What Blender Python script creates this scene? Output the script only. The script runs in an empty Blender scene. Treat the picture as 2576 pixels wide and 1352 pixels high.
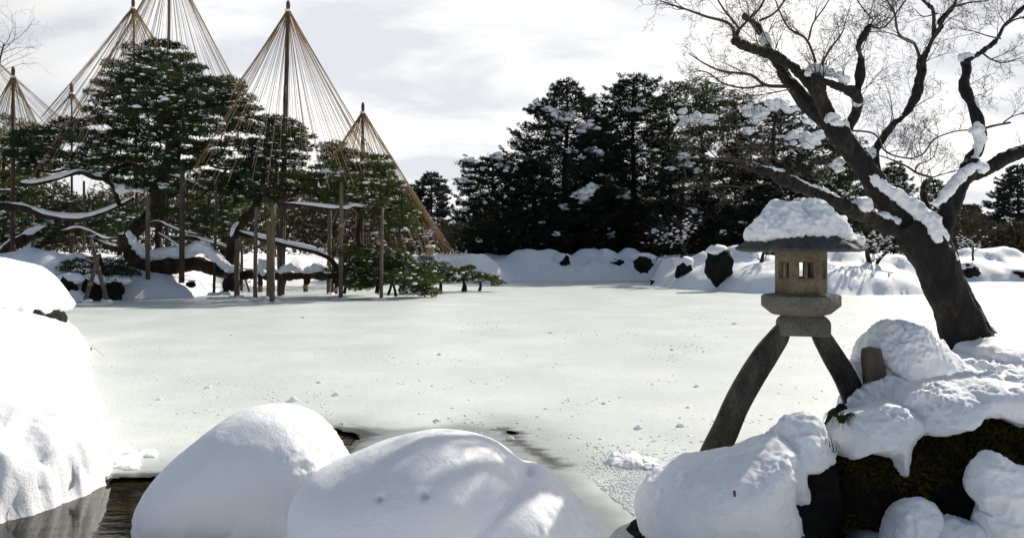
import bpy, math, random
import numpy as np
from mathutils import Vector
random.seed(7); RNG = np.random.default_rng(11)
C = bpy.context.scene.collection
sc = bpy.context.scene

# ------------------------------------------------------------------ camera, sky, sun, exposure
CH, HY, F = 2.6, 640.0, 1860.0          # eye height above the ice, horizon row, focal length (photo at 2576 px wide)
cam_d = bpy.data.cameras.new('camera'); cam = bpy.data.objects.new('camera', cam_d); C.objects.link(cam)
cam.location = (0, 0, CH); cam.rotation_euler = (math.radians(90), 0, 0)
cam_d.sensor_width = 36; cam_d.lens = 36 * F / 2576; cam_d.shift_y = -36 / 2576
cam_d.clip_start = 0.1; cam_d.clip_end = 6000
sc.camera = cam
SUN_AZ, SUN_EL = math.radians(44), math.radians(35)
SUN = Vector((math.sin(SUN_AZ) * math.cos(SUN_EL), math.cos(SUN_AZ) * math.cos(SUN_EL), math.sin(SUN_EL)))
w = bpy.data.worlds.new('World'); sc.world = w; w.use_nodes = True
def world_nodes():
    nt = w.node_tree; N = nt.nodes; L = nt.links; N.clear()
    out = N.new('ShaderNodeOutputWorld')
    sky = N.new('ShaderNodeTexSky'); sky.sky_type = 'NISHITA'; sky.sun_disc = False
    sky.sun_elevation = SUN_EL; sky.sun_rotation = SUN_AZ; sky.air_density = 1.0; sky.dust_density = 1.0
    b1 = N.new('ShaderNodeBackground'); b1.inputs['Strength'].default_value = 0.085; L.new(sky.outputs[0], b1.inputs[0])
    tc = N.new('ShaderNodeTexCoord'); sp = N.new('ShaderNodeSeparateXYZ'); L.new(tc.outputs['Generated'], sp.inputs[0])
    def M(op, a, b=None, c=None):
        n = N.new('ShaderNodeMath'); n.operation = op
        for i, v in enumerate((a, b, c)):
            if v is None: continue
            if isinstance(v, (int, float)): n.inputs[i].default_value = v
            else: L.new(v, n.inputs[i])
        return n.outputs[0]
    z = M('ADD', M('MAXIMUM', sp.outputs[2], 0.0), 0.30)
    cx = M('DIVIDE', sp.outputs[0], z); cy = M('DIVIDE', sp.outputs[1], z)
    cb = N.new('ShaderNodeCombineXYZ'); L.new(cx, cb.inputs[0]); L.new(cy, cb.inputs[1])
    mp = N.new('ShaderNodeMapping'); mp.inputs['Scale'].default_value = (0.75, 1.35, 1); mp.inputs['Location'].default_value = (3.1, 1.3, 0)
    mp.inputs['Rotation'].default_value = (0, 0, math.radians(14)); L.new(cb.outputs[0], mp.inputs[0])
    no = N.new('ShaderNodeTexNoise'); no.inputs['Scale'].default_value = 1.9; no.inputs['Detail'].default_value = 9
    no.inputs['Roughness'].default_value = 0.54; no.inputs['Distortion'].default_value = 0.25; L.new(mp.outputs[0], no.inputs['Vector'])
    # light and grey parts of the cloud deck
    cr = N.new('ShaderNodeValToRGB'); L.new(no.outputs[0], cr.inputs[0])
    e = cr.color_ramp.elements; e[0].position = 0.40; e[0].color = (0.66, 0.675, 0.71, 1); e[1].position = 0.60; e[1].color = (1.0, 0.975, 0.93, 1)
    m = cr.color_ramp.elements.new(0.50); m.color = (0.86, 0.86, 0.87, 1)
    # brighter towards the sun, blue gaps away from it
    dt = N.new('ShaderNodeVectorMath'); dt.operation = 'DOT_PRODUCT'; L.new(tc.outputs['Generated'], dt.inputs[0])
    sd = Vector((math.sin(SUN_AZ * .6), math.cos(SUN_AZ * .6), 0.18)).normalized(); dt.inputs[1].default_value = sd
    mr = N.new('ShaderNodeMapRange'); mr.interpolation_type = 'SMOOTHSTEP'; L.new(dt.outputs['Value'], mr.inputs[0])
    mr.inputs[1].default_value = -0.1; mr.inputs[2].default_value = 0.72; mr.inputs[3].default_value = 0.08; mr.inputs[4].default_value = 1.06
    b2 = N.new('ShaderNodeBackground'); L.new(cr.outputs[0], b2.inputs[0]); L.new(mr.outputs[0], b2.inputs[1])
    cov = N.new('ShaderNodeMapRange'); L.new(dt.outputs['Value'], cov.inputs[0]); cov.interpolation_type = 'SMOOTHSTEP'
    cov.inputs[1].default_value = 0.0; cov.inputs[2].default_value = 0.7; cov.inputs[3].default_value = 0.12; cov.inputs[4].default_value = 0.97
    mx = N.new('ShaderNodeMixShader'); L.new(cov.outputs[0], mx.inputs[0]); L.new(b1.outputs[0], mx.inputs[1]); L.new(b2.outputs[0], mx.inputs[2])
    L.new(mx.outputs[0], out.inputs[0])
world_nodes()
sl = bpy.data.lights.new('sun', 'SUN'); sun = bpy.data.objects.new('sun', sl); C.objects.link(sun)
sl.energy = 5.0; sl.angle = math.radians(0.6); sl.color = (1.0, 0.93, 0.82)
sun.rotation_euler = (-SUN).to_track_quat('-Z', 'Y').to_euler()
sc.view_settings.view_transform = 'Standard'; sc.view_settings.look = 'None'
sc.view_settings.exposure = 0.20; sc.view_settings.gamma = 1.0
try: sc.view_settings.use_curve_mapping = False
except Exception: pass

# ------------------------------------------------------------------ helpers
def P(x, y, d):
    """photo position (2576 x 1352) at depth d -> point of the place, metres"""
    return np.array([(x - 1288) / F * d, d, CH - (y - HY) / F * d])
def depth_of(y, z=0.0): return (CH - z) * F / (y - HY)

def _hash(ix, iy, iz, s):
    n = (ix * 374761393 + iy * 668265263 + iz * 2147483647 + s * 1274126177) & 0xffffffff
    n = ((n ^ (n >> 13)) * 1274126177) & 0xffffffff
    n = ((n ^ (n >> 16)) * 2246822519) & 0xffffffff
    return ((n ^ (n >> 15)) & 0xffff) / 65535.0
def noise(p, s=0):
    p = np.asarray(p, float); i = np.floor(p).astype(np.int64); f = p - i; f = f * f * (3 - 2 * f)
    r = 0
    for dx in (0, 1):
        for dy in (0, 1):
            for dz in (0, 1):
                wt = (f[:, 0] if dx else 1 - f[:, 0]) * (f[:, 1] if dy else 1 - f[:, 1]) * (f[:, 2] if dz else 1 - f[:, 2])
                r = r + wt * _hash(i[:, 0] + dx, i[:, 1] + dy, i[:, 2] + dz, s)
    return r * 2 - 1
def fbm(p, o=4, s=0, g=0.5):
    r = 0; a = 1; p = np.asarray(p, float)
    for k in range(o): r = r + a * noise(p, s + k * 17); p = p * 2.03 + 3.7; a *= g
    return r
def billow(p, o=3, s=0):
    r = 0; a = 1; p = np.asarray(p, float)
    for k in range(o): r = r + a * (1 - 2 * np.abs(noise(p, s + k * 13))); p = p * 2.1 + 1.3; a *= .5
    return r
def sstep(a, b, x): t = np.clip((x - a) / (b - a), 0, 1); return t * t * (3 - 2 * t)

def mesh_obj(name, v, flist, mat, parent=None, origin=None, smooth=True, attrs=None):
    me = bpy.data.meshes.new(name)
    v = np.asarray(v, np.float32)
    if parent is not None:
        root = parent
        while root.parent: root = root.parent
        v = v - np.array(root.location, np.float32)
    elif origin is not None: v = v - np.array(origin, np.float32)
    me.vertices.add(len(v)); me.vertices.foreach_set('co', v.ravel())
    fl = [np.asarray(f, np.int32) for f in flist if len(f)]
    tot = np.concatenate([np.full(len(f), f.shape[1], np.int32) for f in fl]); loops = np.concatenate([f.ravel() for f in fl])
    st = np.concatenate([[0], np.cumsum(tot)[:-1]]).astype(np.int32)
    me.loops.add(len(loops)); me.loops.foreach_set('vertex_index', loops)
    me.polygons.add(len(tot)); me.polygons.foreach_set('loop_start', st); me.polygons.foreach_set('loop_total', tot)
    if smooth: me.polygons.foreach_set('use_smooth', np.ones(len(tot), bool))
    if attrs:
        for k, a in attrs.items():
            at = me.attributes.new(k, 'FLOAT', 'POINT'); at.data.foreach_set('value', np.asarray(a, np.float32))
    me.update(calc_edges=True); me.validate()
    for m_ in (mat if isinstance(mat, (list, tuple)) else [mat]): me.materials.append(m_)
    o = bpy.data.objects.new(name, me); C.objects.link(o)
    if parent is not None: o.parent = parent
    elif origin is not None: o.location = origin
    return o
class MB:
    def __init__(s): s.v = []; s.f = []; s.n = 0
    def add(s, v, f):
        v = np.asarray(v, float).reshape(-1, 3); s.v.append(v)
        for g in (f if isinstance(f, list) else [f]): s.f.append(np.asarray(g, np.int64) + s.n)
        s.n += len(v)
    def V(s): return np.concatenate(s.v)
    def build(s, name, mat, parent=None, origin=None, smooth=True):
        return mesh_obj(name, s.V(), s.f, mat, parent, origin, smooth)
def tag(o, label=None, cat=None, group=None, kind=None):
    for k, v_ in (('label', label), ('category', cat), ('group', group), ('kind', kind)):
        if v_: o[k] = v_
    return o
def empty(name, loc, label, cat, group=None):
    o = bpy.data.objects.new(name, None); C.objects.link(o); o.location = tuple(float(a) for a in loc); o.empty_display_size = .2
    return tag(o, label, cat, group)

def spline(pts, n):
    pts = np.asarray(pts, float); k = len(pts)
    if k < 3:
        t = np.linspace(0, k - 1, n)[:, None]; return pts[0] + (pts[-1] - pts[0]) * t / (k - 1)
    q = np.vstack([2 * pts[0] - pts[1], pts, 2 * pts[-1] - pts[-2]])
    t = np.linspace(0, k - 1 - 1e-9, n); i = t.astype(int); u = (t - i)[:, None]
    a, b, c, d = q[i], q[i + 1], q[i + 2], q[i + 3]
    return .5 * (2 * b + (c - a) * u + (2 * a - 5 * b + 4 * c - d) * u * u + (3 * b - a - 3 * c + d) * u ** 3)
def closed_spline(pts, n):
    pts = np.asarray(pts, float); k = len(pts)
    seg = np.linalg.norm(np.roll(pts, -1, 0) - pts, axis=1); cum = np.concatenate([[0], np.cumsum(seg)])
    s = np.linspace(0, cum[-1], n, endpoint=False); i = np.clip(np.searchsorted(cum, s, 'right') - 1, 0, k - 1); u = ((s - cum[i]) / seg[i])[:, None]
    a, b, c, d = pts[(i - 1) % k], pts[i], pts[(i + 1) % k], pts[(i + 2) % k]
    return .5 * (2 * b + (c - a) * u + (2 * a - 5 * b + 4 * c - d) * u * u + (3 * b - a - 3 * c + d) * u ** 3)
def tube(mb, pts, rad, ns=8, cap=True, flat=1.0):
    pts = np.asarray(pts, float); n = len(pts); rad = np.broadcast_to(np.asarray(rad, float), (n,))
    T = np.gradient(pts, axis=0); T /= np.linalg.norm(T, axis=1)[:, None] + 1e-12
    ref = np.array([0.13, 0.97, 0.2]) if abs(T[:, 2]).mean() > .6 else np.array([0.1, 0.05, 1.0])
    A = np.cross(T, ref); A /= np.linalg.norm(A, axis=1)[:, None] + 1e-9; B = np.cross(T, A)
    a = np.linspace(0, 2 * np.pi, ns, endpoint=False)
    v = pts[:, None] + rad[:, None, None] * (A[:, None] * np.cos(a)[None, :, None] + B[:, None] * np.sin(a)[None, :, None])
    i = np.arange(n - 1)[:, None] * ns; j = np.arange(ns)[None]; j2 = (j + 1) % ns
    f = np.stack([i + j, i + j2, i + ns + j2, i + ns + j], -1).reshape(-1, 4)
    v = v.reshape(-1, 3); fs = [f]
    if cap:
        v = np.vstack([v, pts[:1], pts[-1:]]); c0, c1 = n * ns, n * ns + 1
        jj = np.arange(ns); k = (jj + 1) % ns
        fs.append(np.stack([k, jj, np.full(ns, c0)], -1)); fs.append(np.stack([(n - 1) * ns + jj, (n - 1) * ns + k, np.full(ns, c1)], -1))
    mb.add(v, fs)
def many_tubes(mb, A, B, ra, rb, ns=3):
    """straight tapered prisms from A[i] to B[i]"""
    A = np.asarray(A, float); B = np.asarray(B, float); n = len(A)
    if n == 0: return
    T = B - A; T /= np.linalg.norm(T, axis=1)[:, None] + 1e-9
    ref = np.where(np.abs(T[:, 2:3]) > .8, np.array([[1., 0, 0]]), np.array([[0, 0, 1.]]))
    U = np.cross(T, ref); U /= np.linalg.norm(U, axis=1)[:, None] + 1e-9; W = np.cross(T, U)
    a = np.linspace(0, 2 * np.pi, ns, endpoint=False)
    ring = U[:, None] * np.cos(a)[None, :, None] + W[:, None] * np.sin(a)[None, :, None]
    ra = np.broadcast_to(ra, (n,))[:, None, None]; rb = np.broadcast_to(rb, (n,))[:, None, None]
    v = np.concatenate([A[:, None] + ring * ra, B[:, None] + ring * rb], 1).reshape(-1, 3)
    base = np.arange(n)[:, None] * 2 * ns; j = np.arange(ns)[None]; k = (j + 1) % ns
    f = np.stack([base + j, base + k, base + ns + k, base + ns + j], -1).reshape(-1, 4)
    mb.add(v, f)
def blob(mb, outl, d, df, db=None, ns=72, nt=24, e=0.85, cen=None, tilt=0.0):
    """a rounded body whose outline at depth d is outl (photo px); df / db: how far it bulges to front and back (m)"""
    db = df if db is None else db
    o = closed_spline(outl, ns); w_ = np.array([P(x, y, d) for x, y in o])
    c = w_.mean(0) if cen is None else P(cen[0], cen[1], d)
    t = np.linspace(-np.pi / 2, np.pi / 2, nt)[1:-1]
    ct = np.abs(np.cos(t)) ** e; st = np.sign(np.sin(t)) * np.abs(np.sin(t)) ** 0.95
    v = c + (w_ - c)[None] * ct[:, None, None]
    v[:, :, 1] = d + np.where(st < 0, st * df, st * db)[:, None] + tilt * (v[:, :, 2] - c[2])
    m = len(t); i = np.arange(m - 1)[:, None] * ns; j = np.arange(ns)[None]; k = (j + 1) % ns
    f = np.stack([i + j, i + k, i + ns + k, i + ns + j], -1).reshape(-1, 4)
    v = v.reshape(-1, 3); p0 = c.copy(); p0[1] = d - df; p1 = c.copy(); p1[1] = d + db
    v = np.vstack([v, p0, p1]); jj = np.arange(ns); kk = (jj + 1) % ns
    mb.add(v, [f, np.stack([kk, jj, np.full(ns, m * ns)], -1), np.stack([(m - 1) * ns + jj, (m - 1) * ns + kk, np.full(ns, m * ns + 1)], -1)])
def ico(sub=2):
    import bmesh
    bm = bmesh.new(); bmesh.ops.create_icosphere(bm, subdivisions=sub, radius=1)
    v = np.array([x.co[:] for x in bm.verts]); f = np.array([[q.index for q in p.verts] for p in bm.faces]); bm.free(); return v, f
ICO1, ICO2, ICO3 = ico(1), ico(2), ico(3)
def lumps(mb, pts, sx, sy, sz, tmpl=ICO2, rough=.3, seed=0):
    """many irregular little lumps (snow clods) in one call"""
    pts = np.asarray(pts, float); n = len(pts)
    if n == 0: return
    tv, tf = tmpl; k = len(tv)
    sx, sy, sz = [np.broadcast_to(np.asarray(a, float), (n,)) for a in (sx, sy, sz)]
    rot = RNG.uniform(0, 2 * np.pi, n); cr, sr = np.cos(rot), np.sin(rot)
    v = tv[None].repeat(n, 0)
    off = RNG.uniform(0, 100, (n, 1, 3)); nz = fbm((v * 1.3 + off).reshape(-1, 3), 2, seed).reshape(n, k)
    v = v * (1 + rough * nz)[:, :, None]
    x = v[:, :, 0] * sx[:, None]; y = v[:, :, 1] * sy[:, None]; z = v[:, :, 2] * sz[:, None]; z = np.where(z < 0, z * .45, z)
    v = np.stack([x * cr[:, None] - y * sr[:, None], x * sr[:, None] + y * cr[:, None], z], -1) + pts[:, None]
    f = (tf[None] + (np.arange(n) * k)[:, None, None]).reshape(-1, 3)
    mb.add(v.reshape(-1, 3), f)
def fuse(mb, voxel, smooth=4, disp=None):
    """join the overlapping bodies of mb into one skin, smooth it, then displace it along its normals"""
    t = mb.build('fuse_tmp', None if False else MAT['snow'])
    r = t.modifiers.new('r', 'REMESH'); r.mode = 'VOXEL'; r.voxel_size = voxel
    if smooth: s = t.modifiers.new('s', 'SMOOTH'); s.factor = .5; s.iterations = smooth
    dg = bpy.context.evaluated_depsgraph_get(); dg.update(); ev = t.evaluated_get(dg); me = ev.to_mesh()
    v = np.empty(len(me.vertices) * 3); me.vertices.foreach_get('co', v); v = v.reshape(-1, 3)
    nr = np.empty(len(v) * 3); me.vertex_normals.foreach_get('vector', nr); nr = nr.reshape(-1, 3)
    lp = np.empty(len(me.loops), np.int32); me.loops.foreach_get('vertex_index', lp)
    tt = np.empty(len(me.polygons), np.int32); me.polygons.foreach_get('loop_total', tt)
    if (tt == 4).all(): fs = [lp.reshape(-1, 4)]
    else:
        st = np.concatenate([[0], np.cumsum(tt)[:-1]]); q = st[tt == 4]; tr = st[tt == 3]
        fs = [lp[q[:, None] + np.arange(4)], lp[tr[:, None] + np.arange(3)]]
    ev.to_mesh_clear(); dat = t.data; bpy.data.objects.remove(t); bpy.data.meshes.remove(dat)
    if disp is not None: v = v + nr * disp(v, nr)[:, None]
    o = MB(); o.add(v, fs); return o
def blades(mb, pts, dirs, ln, wd, nb, spread):
    """nb thin leaf-sized triangles round each point"""
    pts = np.repeat(np.asarray(pts, float), nb, 0); n = len(pts)
    if n == 0: return
    dd = np.repeat(np.asarray(dirs, float), nb, 0) + RNG.normal(0, spread, (n, 3)); dd /= np.linalg.norm(dd, axis=1)[:, None] + 1e-9
    s = np.cross(dd, RNG.normal(0, 1, (n, 3))); s /= np.linalg.norm(s, axis=1)[:, None] + 1e-9
    L_ = ln * RNG.uniform(.6, 1.25, n)[:, None]; W_ = wd * RNG.uniform(.7, 1.3, n)[:, None]
    v = np.stack([pts - s * W_ * .5, pts + s * W_ * .5, pts + dd * L_], 1).reshape(-1, 3)
    mb.add(v, np.arange(n * 3).reshape(-1, 3))
def inpoly(p, poly):
    poly = np.asarray(poly, float); x, y = p[:, 0], p[:, 1]; r = np.zeros(len(p), bool); j = len(poly) - 1
    for i in range(len(poly)):
        xi, yi = poly[i]; xj, yj = poly[j]
        c = ((yi > y) != (yj > y)) & (x < (xj - xi) * (y - yi) / (yj - yi + 1e-12) + xi); r ^= c; j = i
    return r
def polydist(p, poly, closed=True):
    poly = np.asarray(poly, float); best = np.full(len(p), 1e9); k = len(poly)
    for i in range(k if closed else k - 1):
        a = poly[i]; b = poly[(i + 1) % k]; ab = b - a
        t = np.clip(((p - a) @ ab) / (ab @ ab + 1e-12), 0, 1); q = a + t[:, None] * ab
        best = np.minimum(best, np.hypot(*(p - q).T))
    return best

# ------------------------------------------------------------------ materials
MAT = {}
def mat(name, build):
    m = bpy.data.materials.new(name); m.use_nodes = True; nt = m.node_tree; N = nt.nodes; L = nt.links
    b = N['Principled BSDF']; build(N, L, b, N['Material Output']); MAT[name] = m; return m
def tex(N, L, scale, detail=4, rough=.5, coord='Object', stretch=None):
    tc = N.new('ShaderNodeTexCoord'); o = tc.outputs[coord]
    if coord == 'World': pass
    if stretch:
        mp = N.new('ShaderNodeMapping'); mp.inputs['Scale'].default_value = stretch; L.new(o, mp.inputs[0]); o = mp.outputs[0]
    n = N.new('ShaderNodeTexNoise'); n.inputs['Scale'].default_value = scale; n.inputs['Detail'].default_value = detail; n.inputs['Roughness'].default_value = rough
    L.new(o, n.inputs['Vector']); return n.outputs[0]
def ramp(N, L, fac, stops):
    r = N.new('ShaderNodeValToRGB'); L.new(fac, r.inputs[0]); e = r.color_ramp.elements
    while len(e) < len(stops): e.new(0.5)
    for k, (p_, c) in enumerate(stops): e[k].position = p_; e[k].color = (*c, 1)
    return r.outputs[0]
def bump(N, L, b, h, strength, dist, prev=None):
    n = N.new('ShaderNodeBump'); n.inputs['Strength'].default_value = strength; n.inputs['Distance'].default_value = dist; L.new(h, n.inputs['Height'])
    if prev is not None: L.new(prev, n.inputs['Normal'])
    L.new(n.outputs[0], b.inputs['Normal']); return n.outputs[0]
def snow_m(sss):
    def f(N, L, b, out):
        L.new(ramp(N, L, tex(N, L, 1.1, 5), [(0.3, (.80, .82, .86)), (.7, (.88, .885, .90))]), b.inputs['Base Color'])
        b.inputs['Roughness'].default_value = .62; b.inputs['Specular IOR Level'].default_value = .25
        if sss:
            b.inputs['Subsurface Weight'].default_value = .35; b.inputs['Subsurface Radius'].default_value = (.9, 1.0, 1.2); b.inputs['Subsurface Scale'].default_value = .03
        n1 = bump(N, L, b, tex(N, L, 9, 8, .68), .45, .05)
        n1 = bump(N, L, b, tex(N, L, 45, 5, .7), .40, .014, n1); bump(N, L, b, tex(N, L, 150, 3, .7), .40, .006, n1)
    return f
def clod_m(N, L, b, out):
    d = N.new('ShaderNodeBsdfDiffuse'); t = N.new('ShaderNodeBsdfTranslucent'); m = N.new('ShaderNodeMixShader'); m.inputs[0].default_value = .5
    d.inputs[0].default_value = t.inputs[0].default_value = (.88, .9, .92, 1); L.new(d.outputs[0], m.inputs[1]); L.new(t.outputs[0], m.inputs[2]); L.new(m.outputs[0], out.inputs[0])
mat('clod', clod_m); mat('snow', snow_m(False)); mat('near_snow', snow_m(True))
def rock_m(N, L, b, out):
    L.new(ramp(N, L, tex(N, L, 5, 8, .65), [(.3, (.003, .003, .003)), (.55, (.010, .010, .008)), (.64, (.022, .021, .012)), (.8, (.09, .09, .085))]), b.inputs['Base Color'])
    b.inputs['Roughness'].default_value = .85; b.inputs['Specular IOR Level'].default_value = .2; n = bump(N, L, b, tex(N, L, 6, 8, .7), .8, .12); bump(N, L, b, tex(N, L, 45, 4), .6, .02, n)
mat('dark_rock', rock_m)
def stone_m(N, L, b, out):
    c = ramp(N, L, tex(N, L, 2.3, 6, .6), [(.3, (.085, .078, .062)), (.55, (.16, .145, .115)), (.75, (.22, .20, .17))])
    s = ramp(N, L, tex(N, L, 38, 5, .7), [(.35, (.45, .45, .45)), (.6, (1, 1, 1))])
    mx = N.new('ShaderNodeMix'); mx.data_type = 'RGBA'; mx.blend_type = 'MULTIPLY'; mx.inputs[0].default_value = .8; L.new(c, mx.inputs[6]); L.new(s, mx.inputs[7])
    L.new(mx.outputs[2], b.inputs['Base Color']); b.inputs['Roughness'].default_value = .9
    n = bump(N, L, b, tex(N, L, 60, 5, .7), .55, .012); bump(N, L, b, tex(N, L, 8, 5, .6), .35, .03, n)
mat('lantern_stone', stone_m)
def legstone_m(N, L, b, out):  # shadow side of the legs put into a darker stone colour, with wet patches
    c = ramp(N, L, tex(N, L, 1.7, 6, .65, stretch=(1.6, 1.6, .7)), [(.36, (.016, .015, .013)), (.48, (.06, .055, .044)), (.62, (.13, .12, .098)), (.8, (.19, .18, .155))])
    s = ramp(N, L, tex(N, L, 38, 5, .7), [(.35, (.4, .4, .4)), (.6, (1, 1, 1))])
    mx = N.new('ShaderNodeMix'); mx.data_type = 'RGBA'; mx.blend_type = 'MULTIPLY'; mx.inputs[0].default_value = .8; L.new(c, mx.inputs[6]); L.new(s, mx.inputs[7])
    L.new(mx.outputs[2], b.inputs['Base Color']); b.inputs['Roughness'].default_value = .9; b.inputs['Specular IOR Level'].default_value = .25
    n = bump(N, L, b, tex(N, L, 50, 5, .7), .7, .015); bump(N, L, b, tex(N, L, 9, 5, .6), .5, .04, n)
mat('leg_stone', legstone_m)
def stone2_m(N, L, b, out):
    c = ramp(N, L, tex(N, L, 3.1, 6, .6), [(.3, (.11, .085, .055)), (.55, (.20, .155, .10)), (.75, (.27, .22, .155))])
    s = ramp(N, L, tex(N, L, 48, 5, .7), [(.35, (.35, .33, .3)), (.6, (1, 1, 1))])
    mx = N.new('ShaderNodeMix'); mx.data_type = 'RGBA'; mx.blend_type = 'MULTIPLY'; mx.inputs[0].default_value = .8; L.new(c, mx.inputs[6]); L.new(s, mx.inputs[7])
    L.new(mx.outputs[2], b.inputs['Base Color']); b.inputs['Roughness'].default_value = .92
    bump(N, L, b, tex(N, L, 55, 5, .7), .6, .012)
mat('warm_stone', stone2_m)
def roofstone_m(N, L, b, out):
    L.new(ramp(N, L, tex(N, L, 14, 7, .65), [(.35, (.018, .018, .019)), (.6, (.05, .05, .052)), (.8, (.11, .105, .095))]), b.inputs['Base Color'])
    b.inputs['Roughness'].default_value = .75; bump(N, L, b, tex(N, L, 50, 5, .7), .5, .012)
mat('roof_stone', roofstone_m)
def bark_m(N, L, b, out):
    a = tex(N, L, 4.5, 8, .68, stretch=(1, 1, .38)); c = tex(N, L, 2.2, 6, .6, stretch=(1, 1, .3))
    c1 = ramp(N, L, a, [(.32, (.002, .002, .002)), (.52, (.006, .0045, .004)), (.60, (.030, .021, .014)), (.69, (.11, .082, .058))])
    L.new(c1, b.inputs['Base Color']); b.inputs['Roughness'].default_value = .9
    n = bump(N, L, b, a, 1.0, .10); bump(N, L, b, tex(N, L, 40, 5, .7, stretch=(1, 1, .4)), .7, .02, n)
mat('bark', bark_m)
def twig_m(N, L, b, out):
    b.inputs['Base Color'].default_value = (.040, .027, .021, 1); b.inputs['Roughness'].default_value = .8
mat('twig', twig_m)
def pbark_m(N, L, b, out):
    L.new(ramp(N, L, tex(N, L, 2.5, 6, .6, stretch=(1, 1, .4)), [(.3, (.012, .009, .008)), (.6, (.05, .034, .026)), (.8, (.11, .07, .05))]), b.inputs['Base Color'])
    b.inputs['Roughness'].default_value = .9; b.inputs['Specular IOR Level'].default_value = .15; bump(N, L, b, tex(N, L, 12, 6, .7), .8, .05)
mat('pine_bark', pbark_m)
def pole_m(c0, c1):
    def f(N, L, b, out):
        L.new(ramp(N, L, tex(N, L, 2.0, 6, .6, stretch=(3, 3, .5)), [(.3, c0), (.7, c1)]), b.inputs['Base Color']); b.inputs['Roughness'].default_value = .85
        bump(N, L, b, tex(N, L, 14, 4, .6, stretch=(3, 3, .3)), .5, .02)
    return f
mat('old_pole', pole_m((.06, .045, .035), (.15, .12, .085))); mat('dark_pole', pole_m((.025, .018, .015), (.075, .052, .04)))
mat('mossy_pole', pole_m((.10, .085, .03), (.22, .17, .06)))
def leaf_m(c0, c1, tr):
    def f(N, L, b, out):
        col = ramp(N, L, tex(N, L, .9, 4, .6), [(.35, c0), (.65, c1)])
        d = N.new('ShaderNodeBsdfDiffuse'); t = N.new('ShaderNodeBsdfTranslucent'); m = N.new('ShaderNodeMixShader'); m.inputs[0].default_value = tr
        L.new(col, d.inputs[0]); L.new(col, t.inputs[0]); L.new(d.outputs[0], m.inputs[1]); L.new(t.outputs[0], m.inputs[2]); L.new(m.outputs[0], out.inputs[0])
    return f
mat('pine_needles', leaf_m((.022, .042, .022), (.065, .090, .036), .25))
mat('sunlit_olive_needles', leaf_m((.045, .065, .022), (.12, .135, .045), .32))  # same pine species; sunlight is put into this brighter, yellower green
mat('dark_needles', leaf_m((.018, .028, .022), (.048, .062, .042), .18))
mat('brown_scrub', leaf_m((.045, .038, .028), (.10, .085, .055), .22))
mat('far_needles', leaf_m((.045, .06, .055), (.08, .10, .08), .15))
mat('moss', leaf_m((.03, .03, .010), (.24, .17, .03), .3))
mat('grass', leaf_m((.03, .04, .015), (.07, .08, .03), .3))
def flat_m(c, r=.8):
    def f(N, L, b, out): b.inputs['Base Color'].default_value = (*c, 1); b.inputs['Roughness'].default_value = r
    return f
mat('rope', flat_m((.27, .175, .085), .85)); mat('wrap', flat_m((.10, .045, .028), .9)); mat('red_cloth', flat_m((.55, .06, .03), .7)); mat('planed_wood', flat_m((.24, .16, .10), .7))
mat('dry_leaf', flat_m((.10, .06, .035), .8))
def water_m(N, L, b, out):
    L.new(ramp(N, L, tex(N, L, 3.5, 6, .65, stretch=(.5, 1.5, 1)), [(.4, (.006, .005, .003)), (.7, (.045, .036, .016))]), b.inputs['Base Color'])
    b.inputs['Roughness'].default_value = .03; b.inputs['IOR'].default_value = 1.33
    bump(N, L, b, tex(N, L, 2.0, 3, .5, stretch=(1, 2.2, 1)), .12, .05)
mat('water', water_m)
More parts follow.
